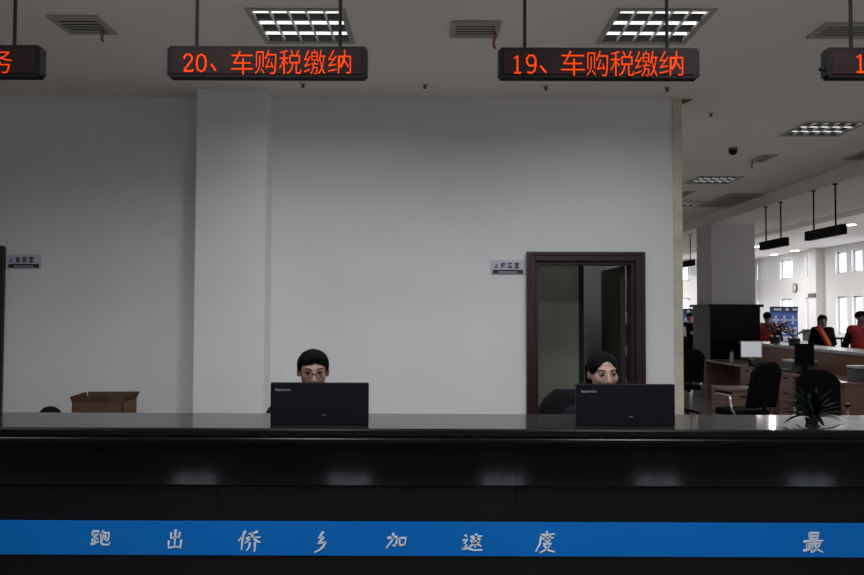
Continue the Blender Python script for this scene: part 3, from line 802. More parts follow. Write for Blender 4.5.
def face_parts(root, body, T, glasses=False, fem=False):
    for s in (-1, 1):
        mb = MB(); mb_e(mb, T, (s*.032, -.0855, .0065), (.0125, .0075, .0052)); e_ = mb.build('eye', M_eyew, root, smooth=True)
        mb = MB(); mb_e(mb, T, (s*.031, -.0915, .0055), (.0058, .0030, .0050)); mb.build('iris', M_iris, e_, smooth=True)
        mb = MB(); mb.tube([T((s*.014, -.0965, .0255)), T((s*.030, -.0955, .031)), T((s*.048, -.083, .027))], [.0018, .0024, .0012] if not fem else [.0022, .0026, .0014]); mb.build('eyebrow', M_hair, root, smooth=True)
        mb = MB(); mb.tube([T((s*.019, -.0925, .009)), T((s*.031, -.0945, .0128)), T((s*.045, -.0885, .0085))], [.0012, .0018, .0012]); mb.build('eyelash', M_hair, root, smooth=True)
    mb = MB(); mb_e(mb, T, (0, -.0905, -.059), (.021, .006, .0045)); mb_e(mb, T, (0, -.089, -.067), (.018, .006, .0055)); mb.build('lips', M_lip, root, smooth=True)
    if glasses:
        t = None
        mb = MB()
        for s in (-1, 1):
            c = (s*.034, -.106, -.002); pts = []
            for k in range(25):
                a = 2*PI*k/24; ca, sa = math.cos(a), math.sin(a)
                pts.append(T((c[0]+.027*math.copysign(abs(ca)**.6, ca), c[1]+.010*abs(c[0]+.027*ca)/.06*.6, c[2]+.0165*math.copysign(abs(sa)**.6, sa))))
            mb.tube(pts, [.0021 if math.sin(2*PI*k/24) > -.25 else .0011 for k in range(25)])
            mb.tube([T((s*.061, -.099, .007)), T((s*.079, -.06, .008)), T((s*.081, .005, .008)), T((s*.079, .03, -.008))], .0020)
        mb.tube([T((-.008, -.107, .003)), T((0, -.111, .006)), T((.008, -.107, .003))], .0018)
        g = mb.build('glasses', M_blackp, root, smooth=True)

def hair_cap(root, T, kind):
    """hair as a volume over the skull, open over the face"""
    mb = MB()
    g = bmesh.ops.create_uvsphere(mb.bm, u_segments=96, v_segments=72, radius=1)
    rx, ry, rz = {'short': (.0850, .106, .080), 'back': (.080, .101, .082), 'mid': (.084, .106, .082)}[kind]
    kill = []
    def sm(t): t = max(0, min(1, t)); return t*t*(3-2*t)
    def hairline(x, y):
        a = abs(x)
        if kind == 'short': front = .054 + .007*math.sin(x*70+1) - .9*max(0, a-.050); side, nape = -.012, -.06
        elif kind == 'back': front = .073 - (a/.066)**2.0*.078 + .002*math.sin(x*40+.6); side, nape = -.012, -.09
        else: front = .06 - (a/.06)**2*.035; side, nape = -.05, -.07
        f1 = sm((y+.055)/.05); l = front*(1-f1)+side*f1
        f2 = sm((y-.025)/.03); return l*(1-f2)+nape*f2
    for v in g['verts']:
        x, y, z = v.co.x*rx, v.co.y*ry+.012, v.co.z*rz+.036
        line = hairline(x, y)
        if z < line: kill.append(v)
        n = 1 + .012*math.sin(x*130+y*60) + .01*math.sin(y*120+z*80)
        n *= 1 - .055*max(0, 1-(z-line)/.022)
        v.co = T((x*n, (y-.012)*n+.012, (z-.036)*n+.036))
    bmesh.ops.delete(mb.bm, geom=kill, context='VERTS')
    bmesh.ops.solidify(mb.bm, geom=mb.bm.faces[:], thickness=.010)
    rs = random.Random(3)
    if kind in ('short', 'mid'):                    # fringe locks over the forehead
        for i in range(26):
            x = -.062 + .124*i/25 + rs.uniform(-.002, .002)
            y0 = -math.sqrt(max(0, 1-(x/rx)**2-(.03/rz)**2))*ry+.012
            l = hairline(x, y0)
            y1 = -math.sqrt(max(0, 1-(x/rx)**2))*ry*.95+.012
            mb.cap(T((x*.94, y0*.97, l+.024)), .0065, T((x+rs.uniform(-.006, .004), y1+.010, l-rs.uniform(.002, .012))), .0022, seg=8, rings=6)
    if kind == 'back':
        for sg in (-1, 1):
            mb.cap(T((sg*.066, .040, .03)), .021, T((sg*.058, .045, -.105)), .017)
        mb_e(mb, T, (0, .125, .02), (.035, .03, .04))
        mb.cap(T((0, .135, .01)), .028, T((.0, .125, -.10)), .012)
    if kind == 'mid':
        for s in (-1, 1): mb.cap(T((s*.07, .02, .03)), .02, T((s*.06, .04, -.10)), .018)
    h = mb.build('hair', M_hair, root, smooth=True)
    return h

def person(loc, label, J, hd, skinm, top, bottom, hair, vox, glasses=False, fem=False, vest=None, group=None, handdirs=None, sash=False):
    """J: joint dictionary in world coordinates, hd = (head centre, yaw, pitch, roll). yaw 0 faces -Y."""
    root = None
    Mh = Matrix.Translation(hd[0]) @ Euler((hd[2], hd[3], hd[1]), 'XYZ').to_matrix().to_4x4()
    T = lambda p: Mh @ Vector(p)
    mb = MB()
    head_shapes(mb, T, fem)
    k = .88 if fem else 1.0
    mb.cap(J['neck'], .052*k, T((0, .012, -.06)), .052*k)
    torso = [(J['neck'], .058*k), (J['chest'], .125*k), (J['waist'], .115*k), (J['pelvis'], .13)]
    lat = (Vector(J['sh_r'])-Vector(J['sh_l'])).normalized()
    def slab(f, cloth):
        c, w, p = Vector(J['chest']), Vector(J['waist']), Vector(J['pelvis'])
        for s in (-1, 1):
            f(c+lat*.065*s*k, .095*k+cloth, w+lat*.05*s*k, .09*k+cloth); f(w+lat*.05*s*k, .09*k+cloth, p+lat*.07*s, .10+cloth)
            if s > 0: f(c, .108*k+cloth, w, .102*k+cloth)
            f(Vector(J['neck'])+lat*.03*s-Vector((0, 0, .03)), .045*k+cloth*.4, Vector(J['sh_r' if s > 0 else 'sh_l']), .055*k+cloth)
            f(c+lat*.06*s*k, .095*k+cloth, Vector(J['sh_r' if s > 0 else 'sh_l'])-Vector((0, 0, .02)), .06*k+cloth)
    slab(mb.cap, 0)
    for s in ('l', 'r'):
        mb.cap(J['sh_'+s], .05*k, J['el_'+s], .04*k); mb.cap(J['el_'+s], .039*k, J['wr_'+s], .026*k)
        mb.cap(J['hip_'+s], .085, J['kn_'+s], .056); mb.cap(J['kn_'+s], .054, J['an_'+s], .037)
        a = Vector(J['an_'+s]); fd = Vector(J.get('fdir', (0, -1, 0)))
        mb.cap(a-Vector((0, 0, .035))-fd*.03, .035, a-Vector((0, 0, .045))+fd*.13, .030)
        dd, uu, ss = handdirs[s]
        hand(mb, J['wr_'+s], dd, uu, ss, 1.0 if not fem else .92)
    body = mb.build('person', skinm, origin=loc)
    remesh(body, vox)
    body['label'] = label; body['category'] = 'person'
    if group: body['group'] = group
    face_parts(body, body, T, glasses, fem); hair_cap(body, T, hair)
    # clothing shells
    mb = MB(); cl = .014
    slab(mb.cap, cl)
    for s in ('l', 'r'):
        mb.cap(J['sh_'+s], .056*k+.008, J['el_'+s], .046*k+.008)
        e, w = Vector(J['el_'+s]), Vector(J['wr_'+s]); mb.cap(e, .046*k+.008, e+(w-e)*.93, .032*k+.005)
    j = mb.build('jacket', top, body); remesh(j, vox*1.2, 3)
    mb = MB()
    p = Vector(J['pelvis'])
    for i, s in ((-1, 'l'), (1, 'r')):
        mb.cap(p+lat*.07*i+Vector((0, 0, .04)), .112, J['hip_'+s], .105); mb.cap(J['hip_'+s], .098, J['kn_'+s], .070)
        kk, a = Vector(J['kn_'+s]), Vector(J['an_'+s]); mb.cap(kk, .070, kk+(a-kk)*.95, .056)
    tr = mb.build('trousers', bottom, body); remesh(tr, vox*1.3, 3)
    for s in ('l', 'r'):
        a = Vector(J['an_'+s]); fd = Vector(J.get('fdir', (0, -1, 0))); mb = MB()
        mb.cap(a-Vector((0, 0, .035))-fd*.04, .043, a-Vector((0, 0, .046))+fd*.14, .036); sh = mb.build('shoe', M_blackm, body, smooth=True)
    if vest is not None:
        mb = MB(); slab(lambda a, b, c, d: mb.cap(a, b*(.985 if b > .085 else .93), c, d*(.985 if d > .085 else .90)), cl+.012); v_ = mb.build('vest', vest, body); remesh(v_, vox*1.2, 3)
    if sash:
        # flat band over one shoulder to the opposite hip, wrapped around the chest
        c = Vector(J['chest']); fdv = Vector(J.get('fdir', (0, -1, 0))).normalized()
        A = Vector(J['sh_'+sash]) - lat*(.05 if sash == 'r' else -.05)+Vector((0, 0, .055)); oth = 'l' if sash == 'r' else 'r'
        B = Vector(J['hip_'+oth])+lat*(.07 if oth == 'r' else -.07)+Vector((0, 0, .02))
        for side, nm in ((1, 'sash'), (-1, 'sash')):
            mb = MB(); n = 12; prev = None
            along = (B-A).normalized(); wv = along.cross(fdv).normalized()*.05
            for i in range(n+1):
                t_ = i/n; q = A.lerp(B, t_)+fdv*side*(.03+.155*k*math.sin(PI*min(1, t_*1.05+.08))**.5)
                cur = (q-wv, q+wv)
                if prev: mb.quad(prev[0], prev[1], cur[1], cur[0])
                prev = cur
            bmesh.ops.remove_doubles(mb.bm, verts=mb.bm.verts[:], dist=1e-5)
            bmesh.ops.solidify(mb.bm, geom=mb.bm.faces[:], thickness=.006)
            so = mb.build(nm, M_sash, body, smooth=True)
            if side == 1:
                mb = MB()
                for i in range(3, 10):
                    q = A.lerp(B, i/n)+fdv*(.041+.155*k*math.sin(PI*min(1, i/n*1.05+.08))**.5)
                    mb.ell(q, (.012, .006, .016), seg=8, rings=6)
                mb.build('lettering', M_sasht, so)
    return body

def seated(x, y, headc, yaw, pitch, label, skinm, hair, glasses=False, fem=False, roll=0):
    seat = .50; hx_, hy_, hz_ = headc
    k = .88 if fem else 1
    J = {'neck': (x, y+.0, hz_-.165), 'chest': (x, y+.02, hz_-.33), 'waist': (x, y+.05, hz_-.50), 'pelvis': (x, y+.09, seat+.10)}
    s = 1 if True else -1
    # person faces -Y: his right hand is towards -X ; here l = -X, r = +X
    for nm, sg in (('l', -1), ('r', 1)):
        J['sh_'+nm] = (x+sg*.175*k, y+.01, hz_-.235); J['el_'+nm] = (x+sg*.22*k, y-.04, hz_-.47)
        J['wr_'+nm] = (x+sg*.13, y-.245, .80); J['hip_'+nm] = (x+sg*.09, y+.06, seat+.10)
        J['kn_'+nm] = (x+sg*.12, y-.33, seat+.08); J['an_'+nm] = (x+sg*.13, y-.28, .085)
    hd = {'l': ((.15, -1, -.08), (0, -.08, 1), (1, .1, 0)), 'r': ((-.15, -1, -.08), (0, -.08, 1), (-1, .1, 0))}
    return person((x, y+.05, 0), label, J, (Vector(headc), yaw, pitch, roll), skinm, M_navy, M_blk, hair, .006, glasses, fem, handdirs=hd)
mh = P(313, 371.5, 4.12)
seated(mh.x-.01, 4.14, (mh.x-.002, 4.14, mh.z), .20, .10, 'seated person with short black hair and glasses behind the left monitor', M_skin, 'short', glasses=True)
wh = P(603.5, 373.5, 4.18)
seated(wh.x, 4.20, (wh.x, 4.20, wh.z), .10, .06, 'seated person with black hair pulled back behind the right monitor', M_skin2, 'back', fem=True, roll=-.03)

def standing(x, y, h, yaw, label, skinm, top, bottom, hair, fem=False, vest=None, sash=False, pose='front', vox=.011):
    k = .88 if fem else 1; s = h/1.70
    R = Matrix.Rotation(yaw, 3, 'Z')
    def W_(p): return tuple(Vector((x, y, 0)) + R @ (Vector(p)*s))
    J = {'neck': W_((0, .01, 1.43)), 'chest': W_((0, .01, 1.25)), 'waist': W_((0, .01, 1.07)), 'pelvis': W_((0, .01, .94)), 'fdir': tuple(R @ Vector((0, -1, 0)))}
    hd = {}
    for nm, sg in (('l', -1), ('r', 1)):
        J['sh_'+nm] = W_((sg*.18*k, .015, 1.38)); J['hip_'+nm] = W_((sg*.09, .01, .90)); J['kn_'+nm] = W_((sg*.10, -.015, .49)); J['an_'+nm] = W_((sg*.105, .02, .085))
        if pose == 'front':
            J['el_'+nm] = W_((sg*.26*k, .03, 1.10)); J['wr_'+nm] = W_((sg*.075, -.165, .99))
            hd[nm] = (R @ Vector((-sg*1, -.25, -.15)), R @ Vector((0, -1, .2)), R @ Vector((-.1*sg, 0, 1)))
        elif pose == 'back':
            J['el_'+nm] = W_((sg*.25, .10, 1.09)); J['wr_'+nm] = W_((sg*.09, .19, .95))
            hd[nm] = (R @ Vector((-sg*1, .2, -.3)), R @ Vector((0, 1, .2)), R @ Vector((-.2*sg, 0, -1)))
        elif pose == 'read':
            J['el_'+nm] = W_((sg*.22, -.03, 1.11)); J['wr_'+nm] = W_((sg*.14, -.26, 1.16))
            hd[nm] = (R @ Vector((-sg*.5, -.8, .35)), R @ Vector((sg*.6, -.3, .5)), R @ Vector((0, -.4, .9)))
        else:
            J['el_'+nm] = W_((sg*.215, .02, 1.10)); J['wr_'+nm] = W_((sg*.225, -.05, .86))
            hd[nm] = (R @ Vector((0, -.2, -1)), R @ Vector((sg, 0, 0)), R @ Vector((0, -1, 0)))
    hc = Vector(W_((0, -.015, 1.57)))
    return person((x, y, 0), label, J, (hc, yaw, .08, 0), skinm, top, bottom, hair, vox, fem=fem, vest=vest, sash=sash, handdirs=hd)
def at(px, Y): r = ray(px, 330); return r.x/r.y*Y
standing(at(822.5, 15.0), 15.0, 1.58, -.25, 'standing person in dark clothes wearing a red sash beyond the side counter', M_skin2, M_blk, M_blk, 'mid', fem=True, sash='l', pose='front')
standing(at(861, 12.6), 12.6, 1.65, .30, 'standing person in a red vest over dark sleeves at the right edge', M_skin, M_blk, M_grey, 'short', vest=M_redc, pose='back')
standing(at(767.5, 16.3), 16.3, 1.64, 2.9, 'person in a red vest seen from behind beside the square column', M_skin, M_blk, M_blk, 'short', vest=M_redc, pose='front')
pr = standing(at(690.5, 18.5), 18.5, 1.62, -.5, 'standing person in dark clothes reading a sheet left of the square column', M_skin, M_navy, M_blk, 'short', pose='read')
pc = Vector((at(690.5, 18.5), 18.5, 0)); R_ = Matrix.Rotation(-.5, 3, 'Z')
c = pc + R_ @ Vector((-.12, -.46, 1.17)); u = R_ @ Vector((.105, 0, 0)); v = R_ @ Vector((0, -.09, .12))
mb = MB(); mb.quad(c-u-v, c+u-v, c+u+v, c-u+v); bmesh.ops.solidify(mb.bm, geom=mb.bm.faces[:], thickness=.002)
tag(mb.build('paper_sheet', M_paper), 'white paper sheet held by the person left of the square column', 'paper')

# ================================================================== FURNITURE
def office_chair(name, loc, rz, label, group=None, top=1.06, tilt=0.12):
    """seat faces -Y locally when rz = 0 (backrest at +Y)"""
    t = thing(name, label, 'chair', (0, 0, 0), group)
    mb = MB(); mb.box(-.24, .24, -.24, .22, .44, .52, bev=.03); mb.build('seat', M_fab, t, smooth=True)
    mb = MB()
    n = 9; rows = []
    zb, zt_ = .56, top
    def ring(z, f):
        w = (.235 if f < .75 else .235*math.cos((f-.75)/.25*PI/2*.72)); y = .245 + tilt*f
        return [(x*w, y - .03*(1-abs(x))+.0, z) for x in (-1, -.6, -.2, .2, .6, 1)], [(x*w, y+.055 - .01*(1-abs(x)), z) for x in (1, .6, .2, -.2, -.6, -1)]
    prev = None
    for i in range(n+1):
        f = i/n; a, b = ring(zb+(zt_-zb)*f, f); cur = [mb.bm.verts.new(p) for p in a+b]
        if prev:
            for k in range(12): mb.bm.faces.new((prev[k], prev[(k+1) % 12], cur[(k+1) % 12], cur[k]))
        else: mb.bm.faces.new(cur[::-1])
        prev = cur
    mb.bm.faces.new(prev); mb.build('backrest', M_fab, t, smooth=True)
    mb = MB(); mb.tube([(0, .10, .43), (0, .27, .43), (0, .325, .50), (0, .34, .68)], .02); mb.build('back_support', M_blackp, t, smooth=True)
    for s in (-1, 1):
        mb = MB(); mb.tube([(s*.25, .12, .47), (s*.29, .10, .52), (s*.29, .06, .68), (s*.285, -.14, .69), (s*.285, -.17, .66)], .016); ar = mb.build('armrest', M_chrome, t, smooth=True)
        mb = MB(); mb.box(s*.285-.028, s*.285+.028, -.16, .08, .695, .72, bev=.009); mb.build('arm_pad', M_blackp, ar)
    mb = MB(); mb.cyl((0, 0, .12), (0, 0, .44), .028, seg=14); mb.build('gas_column', M_chrome, t, autos=True)
    mb = MB()
    for k in range(5):
        a = 2*PI*k/5+.3; mb.tube([(0, 0, .12), (.15*math.cos(a), .15*math.sin(a), .105), (.29*math.cos(a), .29*math.sin(a), .075)], [.03, .022, .014])
    mb.build('star_base', M_blackp, t, smooth=True)
    for k in range(5):
        a = 2*PI*k/5+.3; cx_, cy_ = .29*math.cos(a), .29*math.sin(a); dx, dy = -math.sin(a)*.02, math.cos(a)*.02
        mb = MB(); mb.cyl((cx_-dx, cy_-dy, .03), (cx_+dx, cy_+dy, .03), .03, seg=14); mb.build('caster', M_blackp, t, autos=True)
    t.location = loc; t.rotation_euler = (0, 0, rz); W[t.name] = Vector(loc)
    return t
CG = 'black office chairs'
ch = office_chair('office_chair', (4.0, 8.15, 0), 1.0, 'black office chair in front of the pink wooden pedestal, with a tall back', CG)
ch.location = (at(762, 8.5)-.10, 8.8, 0); ch.scale = (.80, 1, 1); ch.rotation_euler = (0, 0, PI+.35)
dup(ch, (at(690, 11.6), 11.9, 0), PI, 'black office chair showing in the gap right beside the wall end')
dup(ch, (at(852, 7.3)-.12, 7.65, 0), 2.6, 'black office chair behind the spiky plant at the right edge')
dup(ch, (mh.x-.01, 4.20, 0), 0, 'black office chair the person wearing glasses sits on')
wc = dup(ch, (wh.x-.095, 4.31, 0), 0, 'black office chair the person with hair pulled back sits on')
wc.scale = (.8, 1, 1.06)
e = P(49, 406.5, 5.4)
hc_ = office_chair('office_chair', (e.x, 5.1, 0), 0, 'black chair with a round headrest peeking over the counter left of the cardboard box', CG, top=e.z-.16, tilt=.06)
for o_ in [hc_]:
    W[o_.name] = Vector((0, 0, 0))
    mb = MB(); mb.ell((0, .32, e.z-.075), (.085, .035, .075)); mb.build('headrest', M_fab, o_, smooth=True)
    mb = MB(); mb.tube([(0, .34, e.z-.30), (0, .345, e.z-.10)], .014); mb.build('headrest_post', M_blackp, o_, smooth=True)
# low cabinet and open cardboard box at the wall, left
bx0, bx1 = P(72, 405, 6.05).x, P(126, 405, 6.05).x; bz1 = P(100, 394.5, 6.05).z
t = thing('side_cabinet', 'low wooden cabinet under the cardboard box by the wall', 'cabinet', ((bx0+bx1)/2, 6.25, 0))
mb = MB(); mb.box(bx0-.35, bx1+.35, 6.0, 6.48, 0, .61, bev=.004); mb.build('body', M_tan, t)
mb = MB(); mb.box(bx0-.37, bx1+.37, 5.97, 6.48, .61, .635, bev=.004); mb.build('top', M_dtop, t)
for k in (0, 1):
    xa = bx0-.33+k*((bx1-bx0)/2+.33); mb = MB(); mb.box(xa+.01, xa+(bx1-bx0)/2+.30, 5.982, 6.0, .05, .59); d = mb.build('door', M_tan, t)
    mb = MB(); mb.box(xa+.5*(k == 0)+.06*(k == 1), xa+.5*(k == 0)+.06*(k == 1)+.012, 5.965, 5.984, .34, .44); mb.build('handle', M_steel, d)
zb = .635
t = thing('cardboard_box', 'open brown cardboard box on the cabinet by the left wall', 'box', ((bx0+bx1)/2, 6.2, zb))
bz = bz1-.012; y0, y1 = 6.02, 6.30; th = .006
xd0, xd1 = bx0+.012, bx1-.012
mb = MB()
mb.box(xd0, xd1, y0, y0+th, zb, bz-.045); mb.box(xd0, xd1, y1-th, y1, zb, bz-.03); mb.box(xd0, xd0+th, y0, y1, zb, bz-.035); mb.box(xd1-th, xd1, y0, y1, zb, bz-.045); mb.box(xd0, xd1, y0, y1, zb, zb+th)
mb.build('carton', M_card, t)
for nm, pts in (('flap', [(xd0, y0, bz-.047), (xd1-.10, y0, bz-.047), (xd1-.095, y0-.012, bz+.0), (xd0-.012, y0-.012, bz-.002)]),
                ('flap', [(xd0, y1, bz-.035), (xd1, y1, bz-.035), (xd1+.018, y1+.02, bz+.01), (xd0-.01, y1+.02, bz+.006)]),
                ('flap', [(xd1, y0, bz-.047), (xd1, y1, bz-.04), (xd1+.022, y1, bz+.008), (xd1+.02, y0, bz-.004)]),
                ('flap', [(xd0, y0, bz-.047), (xd0, y1, bz-.04), (xd0-.014, y1, bz+.008), (xd0-.012, y0, bz-.002)])):
    mb = MB(); mb.poly(pts); bmesh.ops.solidify(mb.bm, geom=mb.bm.faces[:], thickness=.006); mb.build(nm, M_cardi, t)

# ---------------- side counter and desks along the right-hand row
SX = 5.62
t = thing('side_counter', 'long wooden service counter with grey stone top running away at right', 'counter', (SX+.3, 10.5, 0))
mb = MB(); mb.box(SX-.03, SX+.55, 7.4, 14.2, 1.04, 1.085, bev=.008); mb.build('stone_top', M_stone, t)
for k in range(5):
    ya, yb2 = 7.45+k*1.34, 7.45+(k+1)*1.34-.008; mb = MB(); mb.box(SX, SX+.04, ya, yb2, .0, 1.04); mb.build('back_panel', M_brown, t)
    mb = MB(); mb.box(SX+.44, SX+.48, ya, yb2, 0, 1.04); mb.build('front_panel', M_granite2, t)
def desk(y0, y1, label, peds):
    x0, x1 = 4.98, SX-.04
    t = thing('office_desk', label, 'desk', ((x0+x1)/2, (y0+y1)/2, 0), 'wooden desks along the side counter')
    mb = MB(); mb.box(x0, x1, y0, y1, .722, .752, bev=.005); mb.build('desk_top', M_dtop, t)
    for y in (y0+.01, y1-.04): mb = MB(); mb.box(x0+.03, x1, y, y+.03, 0, .722); mb.build('side_panel', M_tan, t)
    mb = MB(); mb.box(x1-.05, x1-.02, y0+.04, y1-.04, .2, .722); mb.build('back_panel', M_tan, t)
    for (a, b) in peds:
        mb = MB(); mb.box(x0+.02, x1-.06, a, b, .06, .722); pd = mb.build('pedestal', M_tan, t)
        for k in range(3):
            mb = MB(); mb.box(x0+.004, x0+.02, a+.006, b-.006, .08+k*.215, .285+k*.215); dr = mb.build('drawer', M_tan, t)
            mb = MB(); mb.box(x0-.012, x0+.005, (a+b)/2-.06, (a+b)/2+.06, .245+k*.215, .262+k*.215); mb.build('handle', M_blackp, dr)
desk(12.0, 14.3, 'long wooden desk in front of the square column', [(12.05, 12.6)])
desk(9.45, 11.55, 'wooden desk carrying the dark monitor and the printer', [(9.5, 10.0), (10.75, 11.2)])
# loose pedestal
a = P(725.5, 389, 10.0); px_, pz_ = a.x, a.z
t = thing('drawer_pedestal', 'pink wooden drawer pedestal standing free on the tiled floor', 'cabinet', (px_+.25, 10.25, 0))
mb = MB(); mb.box(px_, px_+.46, 10.0, 10.5, .04, pz_-.025, bev=.003); mb.build('body', M_tan, t)
mb = MB(); mb.box(px_-.012, px_+.475, 9.985, 10.515, pz_-.025, pz_, bev=.004); mb.build('top', M_dtop, t)
for k in range(3):
    h_ = (pz_-.08)/3; mb = MB(); mb.box(px_+.02, px_+.44, 9.985, 10.0, .05+k*h_, .05+(k+1)*h_-.008); d = mb.build('drawer', M_tan, t)
    mb = MB(); mb.box(px_+.17, px_+.29, 9.972, 9.986, .05+k*h_+.11, .05+k*h_+.125); mb.build('handle', M_blackp, d)
for dx, dy in ((.05, .05), (.41, .05), (.05, .45), (.41, .45)):
    mb = MB(); mb.cyl((px_+dx-.012, 10+dy, .02), (px_+dx+.012, 10+dy, .02), .02, seg=12); mb.build('caster', M_blackp, t)

def desk_monitor(px, Y, w, ztop, rz, label, screen, shell, name='computer_monitor'):
    x = at(px, Y); zd = .752; t = thing(name, label, 'monitor', (0, 0, 0), 'monitors on the wooden desks')
    h = ztop-zd
    mb = MB(); mb.box(-w/2, w/2, -.02, .02, h*.30, h, bev=.005); mb.build('back_shell', shell, t)
    mb = MB(); mb.box(-w/2+.012, w/2-.012, -.0215, -.019, h*.30+.015, h-.012); mb.build('screen', screen, t)
    mb = MB(); mb.box(-.03, .03, .0, .05, .01, h*.6); mb.build('stand_neck', shell, t)
    mb = MB(); mb.box(-.10, .10, -.05, .12, 0, .012, bev=.004); mb.build('stand_base', shell, t)
    t.location = (x, Y, zd); t.rotation_euler = (0, 0, rz)
    return t
desk_monitor(751, 12.75, .33, P(751, 341, 12.75).z, -.25, 'white-screened monitor on the desk by the square column', M_screen, M_offw)
desk_monitor(804, 10.95, .25, P(804, 343.5, 10.95).z, PI-.35, 'dark monitor on the desk, seen from behind against the side counter', M_blackm, M_blackp)
# bottle
x, Y = at(731.5, 13.5), 13.5
t = thing('water_bottle', 'small white bottle on the desk in front of the square column', 'bottle', (x, Y, .752))
mb = MB(); mb.cyl((x, Y, .752), (x, Y, .90), .032, .030, seg=16); mb.cyl((x, Y, .90), (x, Y, .93), .030, .014, seg=16); mb.build('body', M_offw, t, autos=True)
mb = MB(); mb.cyl((x, Y, .93), (x, Y, .96), .016, seg=12); mb.build('cap', M_greyp, t, autos=True)
# printer
x, Y = at(779, 11.35), 11.2; x = 5.28
t = thing('printer', 'grey desktop printer between the two desk monitors', 'printer', (x, Y, .752))
mb = MB(); mb.box(x-.19, x+.19, Y-.17, Y+.17, .752, .90, bev=.012); mb.build('body', M_greyp, t)
mb = MB(); mb.box(x-.18, x+.18, Y-.165, Y+.16, .898, .93, bev=.01); mb.build('lid', M_offw, t)
mb = MB(); mb.box(x-.22, x-.185, Y-.12, Y+.12, .79, .80); mb.build('paper_tray', M_offw, t)
# keyboard, telephone, papers
x, Y = 5.12, 12.3
t = thing('telephone', 'dark desk telephone beside the white-screened monitor', 'telephone', (x, Y, .752))
mb = MB(); mb.prism([(Y-.10, .752), (Y+.10, .752), (Y+.10, .83), (Y-.10, .775)], 'X', x-.09, x+.07); mb.build('body', M_blackp, t)
mb = MB(); mb.tube([(x-.06, Y-.10, .80), (x-.06, Y-.05, .845), (x-.06, Y+.06, .865), (x-.06, Y+.11, .84)], [.022, .014, .014, .022]); mb.build('handset', M_greyp, t, smooth=True)
x, Y = at(816, 10.2), 10.2
mb = MB(); mb.box(x-.13, x+.16, Y-.15, Y+.2, .7525, .757); tag(mb.build('paper_sheet', M_paper), 'white paper lying on the desk right of the dark monitor', 'paper')
mb = MB()
x, Y = 5.3, 9.62
t = thing('storage_box', 'grey storage box on the desk at the right edge', 'box', (x, Y, .752))
mb = MB(); mb.box(x-.13, x+.13, Y-.1, Y+.1, .752, .93, bev=.006); mb.build('body', M_greyp, t)
mb = MB(); mb.box(x-.137, x+.137, Y-.107, Y+.107, .92, .95, bev=.006); mb.build('lid', M_offw, t)

# ---------------- plants
def leaf(mb, base, az, L, arch, w, rise, n=7, zmin=-9):
    d = Vector((math.cos(az), math.sin(az), 0)); s = Vector((-math.sin(az), math.cos(az), 0)); prev = None
    for i in range(n+1):
        f = i/n; p = Vector(base) + d*(L*f*math.cos(rise*(1-.3*f))) + Vector((0, 0, L*f*math.sin(rise)-arch*L*f*f))
        p.z = max(p.z, zmin)
        ww = w*math.sin(PI*min(.999, f*.86+.14))**.7; nn = Vector((0, 0, .25*ww))
        cur = [mb.bm.verts.new(q) for q in (p-s*ww+nn, p, p+s*ww+nn)]
        if prev:
            mb.bm.faces.new((prev[0], prev[1], cur[1], cur[0])); mb.bm.faces.new((prev[1], prev[2], cur[2], cur[1]))
        prev = cur
pc = PZ(812, 422.5, CT)
t = thing('spiky_plant', 'spiky dark green plant standing on the granite counter', 'plant', (pc.x, pc.y, CT))
mb = MB(); mb.cyl((pc.x, pc.y, CT), (pc.x, pc.y, CT+.022), .026, .032, seg=20); mb.build('pot', M_pot, t, autos=True)
mb = MB(); b0 = (pc.x, pc.y, CT+.02)
for k in range(50):
    az = 2*PI*k/50*7+random.uniform(-.2, .2); f = k/49
    leaf(mb, b0, az, random.uniform(.155, .19), random.uniform(.25, .62)*(1-.7*f), random.uniform(.012, .0155), math.radians(16+62*f), 9, CT+.004)
bmesh.ops.solidify(mb.bm, geom=mb.bm.faces[:], thickness=.0008)
mb.build('leaves', M_leaf, t, smooth=True)
def bush(x, y, z, R, H, n, label, group=None):
    t = thing('potted_plant', label, 'plant', (x, y, z), group)
    mb = MB(); mb.cyl((x, y, z), (x, y, z+.12), .075, .095, seg=18); mb.build('pot', M_pot, t, autos=True)
    stems = MB(); mb = MB()
    for k in range(n):
        az = random.uniform(0, 2*PI); ln = random.uniform(.6, 1)*R; h = random.uniform(.45, 1)*H
        p = [(x, y, z+.11), (x+ln*.35*math.cos(az), y+ln*.35*math.sin(az), z+.12+h*.6), (x+ln*math.cos(az), y+ln*math.sin(az), z+.12+h)]
        stems.tube(p, [.006, .005, .003], seg=6)
        for q in range(7):
            f = .35+.65*q/6; c_ = Vector(p[1]).lerp(Vector(p[2]), (f-.35)/.65)
            leaf(mb, c_, az+(.9 if q % 2 else -.9)+random.uniform(-.3, .3), random.uniform(.07, .11), .3, .022, .5, 4)
    stems.build('stem', M_leaf2, t, smooth=True)
    bmesh.ops.solidify(mb.bm, geom=mb.bm.faces[:], thickness=.001); mb.build('leaves', M_leaf2, t, smooth=True)
PG = 'leafy plants on the side counter'
bush(at(775, 13.4), 13.4, 1.085, .30, .24, 17, 'glossy leafy plant on the side counter beside the square column', PG)
bush(at(794, 12.2), 12.2, 1.085, .22, .16, 9, 'smaller leafy plant on the side counter above the dark monitor', PG)

